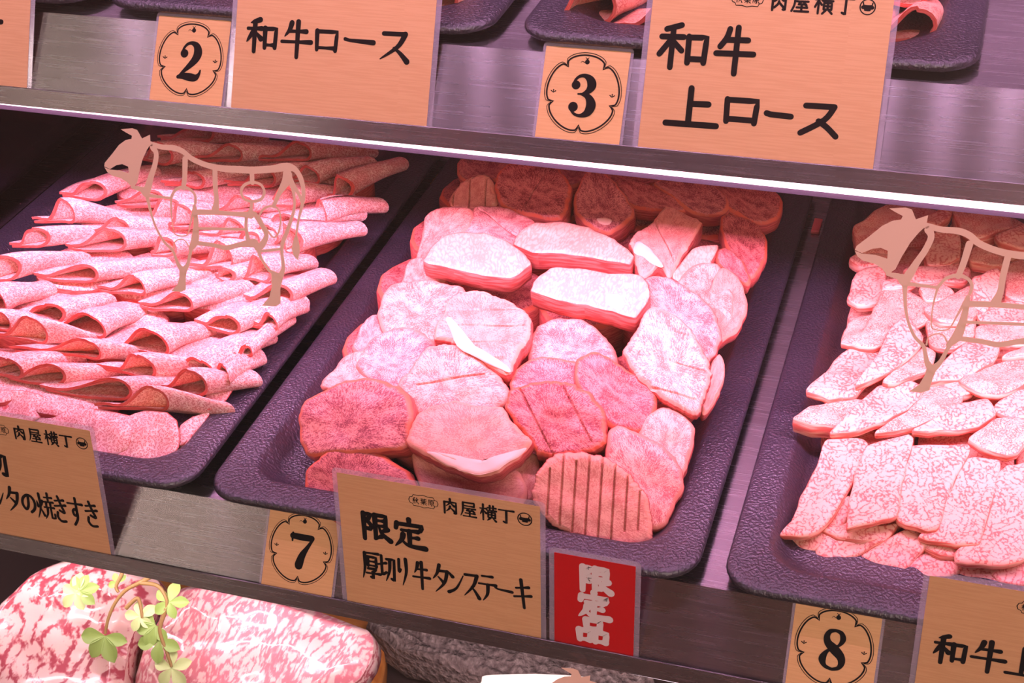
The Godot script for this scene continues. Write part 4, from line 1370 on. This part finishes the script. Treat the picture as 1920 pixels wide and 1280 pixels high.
const FOLD := [
	[-311, 18.9, -119.4, -43.2, 7, 12.1, -28.6, 1],
	[-273.3, 17.5, -107.9, -63.6, -2.7, 5, -34.2, 1],
	[-222.3, 16, -101.8, -56.4, 1.4, 8.9, -32.8, 1],
	[-345, 15.8, -101.3, -35.1, -2.8, 8.2, -6.2, 1],
	[-310.2, 14.9, -97.7, -56.2, 2, 11.4, -4.8, 1],
	[-268.7, 13.2, -90.9, -68.1, 2, 15.1, -8.2, 1],
	[-312.5, 7.6, -68.5, -43.2, 4.2, 10.4, -14.2, 1],
	[-282.4, 7.1, -67.2, -47.5, 2, 15.4, -13, 1],
	[-231.9, 5.9, -63.1, -68.2, 2, 11.4, -12.3, 1],
	[-220.3, 11.4, -83.5, -48.3, 0.4, 19.1, -13.8, 1],
	[-202.5, 5, -59.9, -48.8, 6.4, 25.8, -12.4, 1],
	[-182.7, 8.7, -73, -38.6, -6.3, 14.3, -20.2, 1],
	[-228.7, 21.4, -144.2, -42.5, -3.9, 20.5, -36.4, 1],
	[-184.9, 20.2, -131.9, -38.6, -5.3, 25.9, -51.3, 1],
	[-182.2, 13, -89.9, -45.3, -6.5, 13.7, -59.1, 1],
	[-166.4, 17.8, -109.3, -12.6, -2.1, 4.3, -57.2, 0.6],
	[-366.4, 28.4, -228.3, -33.2, 5.3, 26.4, -18.2, 1],
	[-370.4, 26.8, -198.2, -32.7, 9.6, 36.2, -25.5, 1],
	[-310.4, 26.9, -199.2, -50, 1.1, 14.9, -22.3, 1],
	[-369.8, 23, -160, -30.3, 18.6, 23.4, -31, 1],
	[-312.2, 23.4, -163.8, -52.1, 3.4, 30.8, -30, 1],
	[-269.6, 22.4, -154.5, -37.9, -3.4, 22.4, -35.9, 1],
	[-356.4, 18.7, -117.2, -33.2, -1.7, 8.1, -35.1, 1],
	[-220.2, 26.7, -196.9, -32.4, 5.1, 22.9, -29.3, 1],
	[-269.9, 27.1, -201.3, -19.6, 0.6, 11.8, -13.7, 1],
	[-216.5, 28.3, -225, -16.1, 5.4, 12, -9.6, 0.8],
	[-229.1, 28.8, -235.2, -35.2, 6.5, 18.7, -16.8, 1],
	[-272.7, 28.8, -236.4, -23.1, -1.9, 23.2, -20.2, 1],
	[-180.5, 28.2, -224.1, -20.5, -2.7, 28.6, -48.6, 1.2],
	[-187.1, 25.8, -187.9, -30, -0.9, 12.8, -30.7, 1],
	[-362.2, 30.3, -265.3, -41.2, 5.8, 14.3, -49, 1.1],
	[-177, 30.3, -266.1, -22.1, -3.6, 22.6, -32.9, 1],
	[-173.6, 32.1, -303.9, -22.5, 5.5, 17.1, -65.9, 1.2],
	[-314.2, 30, -260.9, -40.2, 1.9, 25.5, -20.6, 1],
	[-288.9, 29.4, -247.1, -31.3, 12.3, 17.5, -17.8, 1],
	[-241.1, 30.3, -266.5, -29.5, 2.9, 20.3, -22.3, 1],
	[-210.6, 31.1, -281.7, -31.2, 4.7, 23.6, -30.1, 1],
	[-291.9, 31.8, -296.6, -38.4, 6, 28.9, -24.7, 1],
	[-239.1, 32.1, -309.2, -41.1, 8.6, 29.8, -33.8, 1],
	[-207.2, 32.3, -317.6, -35.6, 0.6, 25, -46.9, 1],
	[-334.4, 32.4, -324.2, -43.2, -0.1, 27.9, -28.4, 1],
	[-284.2, 32.5, -336.3, -41.7, 1.4, 38.1, -27.7, 1],
	[-230.2, 32.7, -349.2, -44.4, 3.8, 37, -31, 1],
	[-322.4, 33, -365.2, -51.1, 4.7, 30.7, -15.6, 1],
	[-203.3, 28.6, -232, -37.1, 2.7, 21.6, -27.4, 1],
	[-194.4, 29.5, -249.5, -37.7, 1.9, 27.5, -35, 1],
	[-318.5, 28, -219.7, -38.4, 3.5, 26.6, -24.6, 1],
	[-214.2, 25.4, -184.4, -19.8, -2.3, 15.9, -18.9, 0.8],
	[-163, 23.6, -165.7, -39.5, -2.8, 9.9, -37.1, 0.8],
	[-160.8, 20.9, -139.1, -21.6, -4.1, 2.6, -29.4, 0.6],
	[-170.6, 11.7, -84.8, -19.9, -9.8, 3.9, -33.5, 0.7],
]
const COW_FILL := [
	[-40.2,39.7,-33.7,40.8,-31.2,40.2,-29.2,36.2,-24.6,38.5,-24.9,33.7,-27.4,30.6,-30.3,25.7,-32.9,19.5,-34.9,13.4,-38,10.3,-40.5,13,-44.1,14.8,-48.4,15.5,-50.8,17.1,-52.1,19.5,-49.1,18.6,-43.5,18.7,-38.7,17.6,-38.8,21.1,-41.9,22.1,-45.2,21.2,-49.1,18.8,-52.1,19.9,-51.6,21.7,-46.7,26.8,-42.2,31.8,-38.3,34.5,-35,35.4,-34.5,37,-37.5,38.3],
	[46.4,-5.2,48.2,-3.9,49.1,-9.2,48.8,-12.6,47.4,-16.9,45.3,-14.9,44.5,-11.2],
	[32.6,-25.7,39.2,-24.3,38.6,-27.7,36.7,-33.6,36.3,-41,33.3,-43.1,26.1,-43.6,30.6,-38.1,32.2,-32.8],
	[-17.3,-28.7,-12.8,-27.8,-14.4,-34,-15.2,-40.5,-18.4,-42.3,-23.5,-42.4,-19.7,-38.4,-18,-33.9],
]
const COW_LINE := [
	[-24.9,34,2.62,-18.8,33,2.62,-12.2,33.1,2.91,-7.6,31.7,2.91,-3.5,28.7,2.91,4.1,26.3,2.91,12.1,25.5,3.20,21.1,25.9,3.50,28.6,26.4,3.50,38,27.9,3.50,46,29.8,4.08,50,28.7,2.91,52.4,24.5,2.62,53.2,18.6,2.04,52.2,12.4,1.75,49.7,4.6,1.17,47.6,-4,1.17],
	[45.4,28.2,2.91,48.1,21.4,2.33,50.9,16.5,1.75,52,12.6,1.46],
	[46.3,26.5,2.91,47.8,18.8,1.75,48.3,14.8,1.46,47.6,8.9,1.46,45.4,3,1.75,43,-2.9,2.04,40.3,-8.7,2.04,39.3,-13.7,1.75,39.5,-17.3,1.75,39.4,-22,2.04,38,-25.6,2.91],
	[45.8,26.4,4.66,44.6,22.4,4.08,40.5,16.1,2.33,37.2,9.4,2.04],
	[29.1,3.6,0.87,31.4,7.1,1.17,34.9,9.1,1.17,38.5,9,1.17,40.2,5.9,0.87,40,1.3,0.87,38.2,-4.3,0.87,35.7,-6.5,0.87,33.2,-4.1,1.17,30,1,1.46,29.1,3.6,0.87],
	[33.1,16.1,1.46,31.1,12.4,1.46,26.5,10.6,1.46,22.1,11.4,1.46,20.8,14.8,1.46,22.8,18.4,1.46,27.4,20.3,1.46,31.7,19.4,1.46,33.1,16.1,1.46],
	[27.5,26.3,2.33,27.1,20,2.33],
	[25.9,10.5,1.75,25.3,6.9,1.75,24.4,3.6,4.08],
	[8.3,25.9,2.62,7.4,15.7,2.62,7.3,9,2.62,6.1,3.7,4.08],
	[-5.5,1.6,2.91,4.6,2.7,2.62,15.9,3.2,2.33,24.4,3.6,3.50],
	[-5.7,-6.7,1.46,21.4,-4.1,1.46],
	[-8.3,-14.5,2.33,2.6,-14.6,2.33,9.8,-15.1,2.62,17.2,-12.6,2.62,25.3,-10.8,4.66],
	[-5,4.1,2.04,-5.4,-4.8,2.91,-7,-13.3,4.08,-9.9,-18.1,2.33],
	[22.5,3.9,1.75,21.5,-3,1.75,22,-9.8,2.62],
	[26.7,4.4,2.62,29.6,-0.7,2.33,31.9,-5.9,2.33,29.2,-11.1,3.20,26.4,-13.1,3.50],
	[27.1,-12.5,2.91,27.5,-16.9,1.75,29.6,-21.3,1.46,31.6,-24.1,1.75,35.1,-25.9,2.91],
	[28,-14.6,1.46,34,-13.3,1.46,39.7,-12,1.46],
	[-31.4,9.4,4.66,-30.4,6.5,2.33,-29.4,-1.7,1.46,-27.5,-9.3,1.17,-24,-16.2,1.46,-20.1,-19.9,1.75,-18.8,-23.7,1.75,-17.7,-27.3,2.33,-16,-29.9,3.50],
	[-29.6,7.4,2.04,-22.1,7.4,1.46,-17.8,7.3,1.46],
	[-17.2,7.6,1.46,-14.6,11.7,1.46,-10.1,13.8,1.75,-5.9,12.7,1.46,-4,9.9,1.46,-4.4,6.3,1.46],
	[-17.1,8.2,1.17,-18.2,-0.4,0.64,-17.9,-10.1,0.58,-15.8,-11.8,0.58,-12,-11.4,0.58,-10.1,-9.7,0.58,-7.9,-3.4,0.87,-4.9,4.9,1.75],
	[-7.2,28.1,2.91,-8.5,19.4,2.62,-9.9,13.3,2.33],
	[-18.8,-19.2,0.87,-18.4,-15.8,0.58,-15.5,-13.7,0.58,-12.6,-13.9,0.58,-10.9,-16.5,0.87],
	[-8.4,-15.7,2.33,-10.1,-19.8,1.75,-12.4,-26.6,2.04,-15.1,-30.1,3.50],
	[-23.7,32.2,3.50,-22.4,29.2,2.62,-24,23.4,2.62,-26.9,17.2,2.91,-29.4,11.2,3.79,-31,8.3,4.08],
	[-37.9,10.9,1.75,-34.2,10.4,2.62,-29.9,9.5,3.50],
]
const FAT := [
	[3, [-22.2,16.6,-4.7,19.4,11.9,20,29,11.2,35.4,3.6,33.4,8.3,22.5,20.6,10.1,25,-6.8,23.4]],
	[16, [-23.2,2,-19.7,-0.4,-7.3,14.2,6.4,21.2,24.6,28,24.5,32.3,8.1,26.9,-9,19.8]],
	[26, [10,2.4,19.2,4.9,22,17.3,12.9,13.9]],
	[27, [-17.1,15.8,-16.4,6.2,-9.8,9.8,4.3,23.9,2.9,27.3,-9.9,20.2]],
	[33, [-1.3,13.3,8.6,13.3,7.8,16.9,0.9,16.4]],
]
const LOWER := [
	[-285.6, -149.7, -8.9, 27, 0, 42, "block_red", [-67.6,23.8,-63.6,-4.4,-43.7,-37,-23.2,-49.6,0.7,-54,32,-50.1,46.6,-40.9,47.6,-13.9,44.9,5.6,51,37.9,46.2,53.5,-19.9,70.7,-50.9,58.5]],
	[-162.7, -151.8, -22.8, 27, 0, 42, "block_pink", [-72.8,-28.6,-40.6,-39.3,0.2,-39.1,65.6,-32.5,84.7,-25.7,85.7,-3.1,70.6,18,35.9,39.4,-17,53.9,-66,49.3,-74.1,13.5,-72.1,-6]],
	[-11.7, -215, -118.4, 4, 0, 34, "stone", [-111.9,-7.3,-84.5,-30.1,-25.1,-28.6,56.2,-27.8,102.1,-16.6,118.7,5.8,70,22.8,25.6,29.2,-16,22.7,-50,17.7,-85.1,12.2]],
	[38.1, -160.1, -42, 60, 0, 3, "tag", [-34.3,3,-26.9,-2.8,27.7,-13,32.4,-9,33.2,4.2,-32,17.6]],
]
const SPRIG_STEM := [
	[-217.9,-107.1,-25.6,-226.6,-111.5,-20.8,-235.4,-116,-16,-241.4,-123.1,-9.6,-244.5,-131.8,-2.4,-245.1,-139.8,3.8],
	[-226.6,-111.5,-20.8,-213.9,-112.5,-22,-206.7,-118.8,-18.2,-205.7,-123.9,-14.5],
	[-243.2,-97.7,-28.9,-239.6,-106,-23,-242.5,-114.1,-16.4,-240.3,-117.4,-14.2],
	[-233.5,-125.5,-9,-227.5,-120.1,-14.1,-224.6,-121.6,-13.4,-221.1,-129.9,-7.5],
	[-205.7,-123.9,-14.5,-207.9,-135.3,-5.4,-201.3,-146.1,1.9,-196.1,-154.2,7.3],
]
const SPRIG_LEAF := [
	[-269.8, -119.7, -7.9, 13, 5, 20, 1],
	[-267, -118.4, -9.3, 12, 4, -30, 0],
	[-244.9, -140.9, 4.6, 17, 4, 190, 0],
	[-204.2, -120.4, -17.4, 13, 5, 10, 0],
	[-223.1, -129.1, -7.8, 12, 5, 40, 1],
	[-211.3, -133.2, -6.5, 15, 4, 150, 0],
	[-196, -154.8, 7.7, 15, 5, 30, 1],
	[-206.8, -140.8, -1.3, 16, 3, 200, 0],
	[-241.3, -112.4, -17.9, 8, 3, 60, 0],
]
const COW_AT := Vector3(-0.0814, 0.2215, 0.0444)
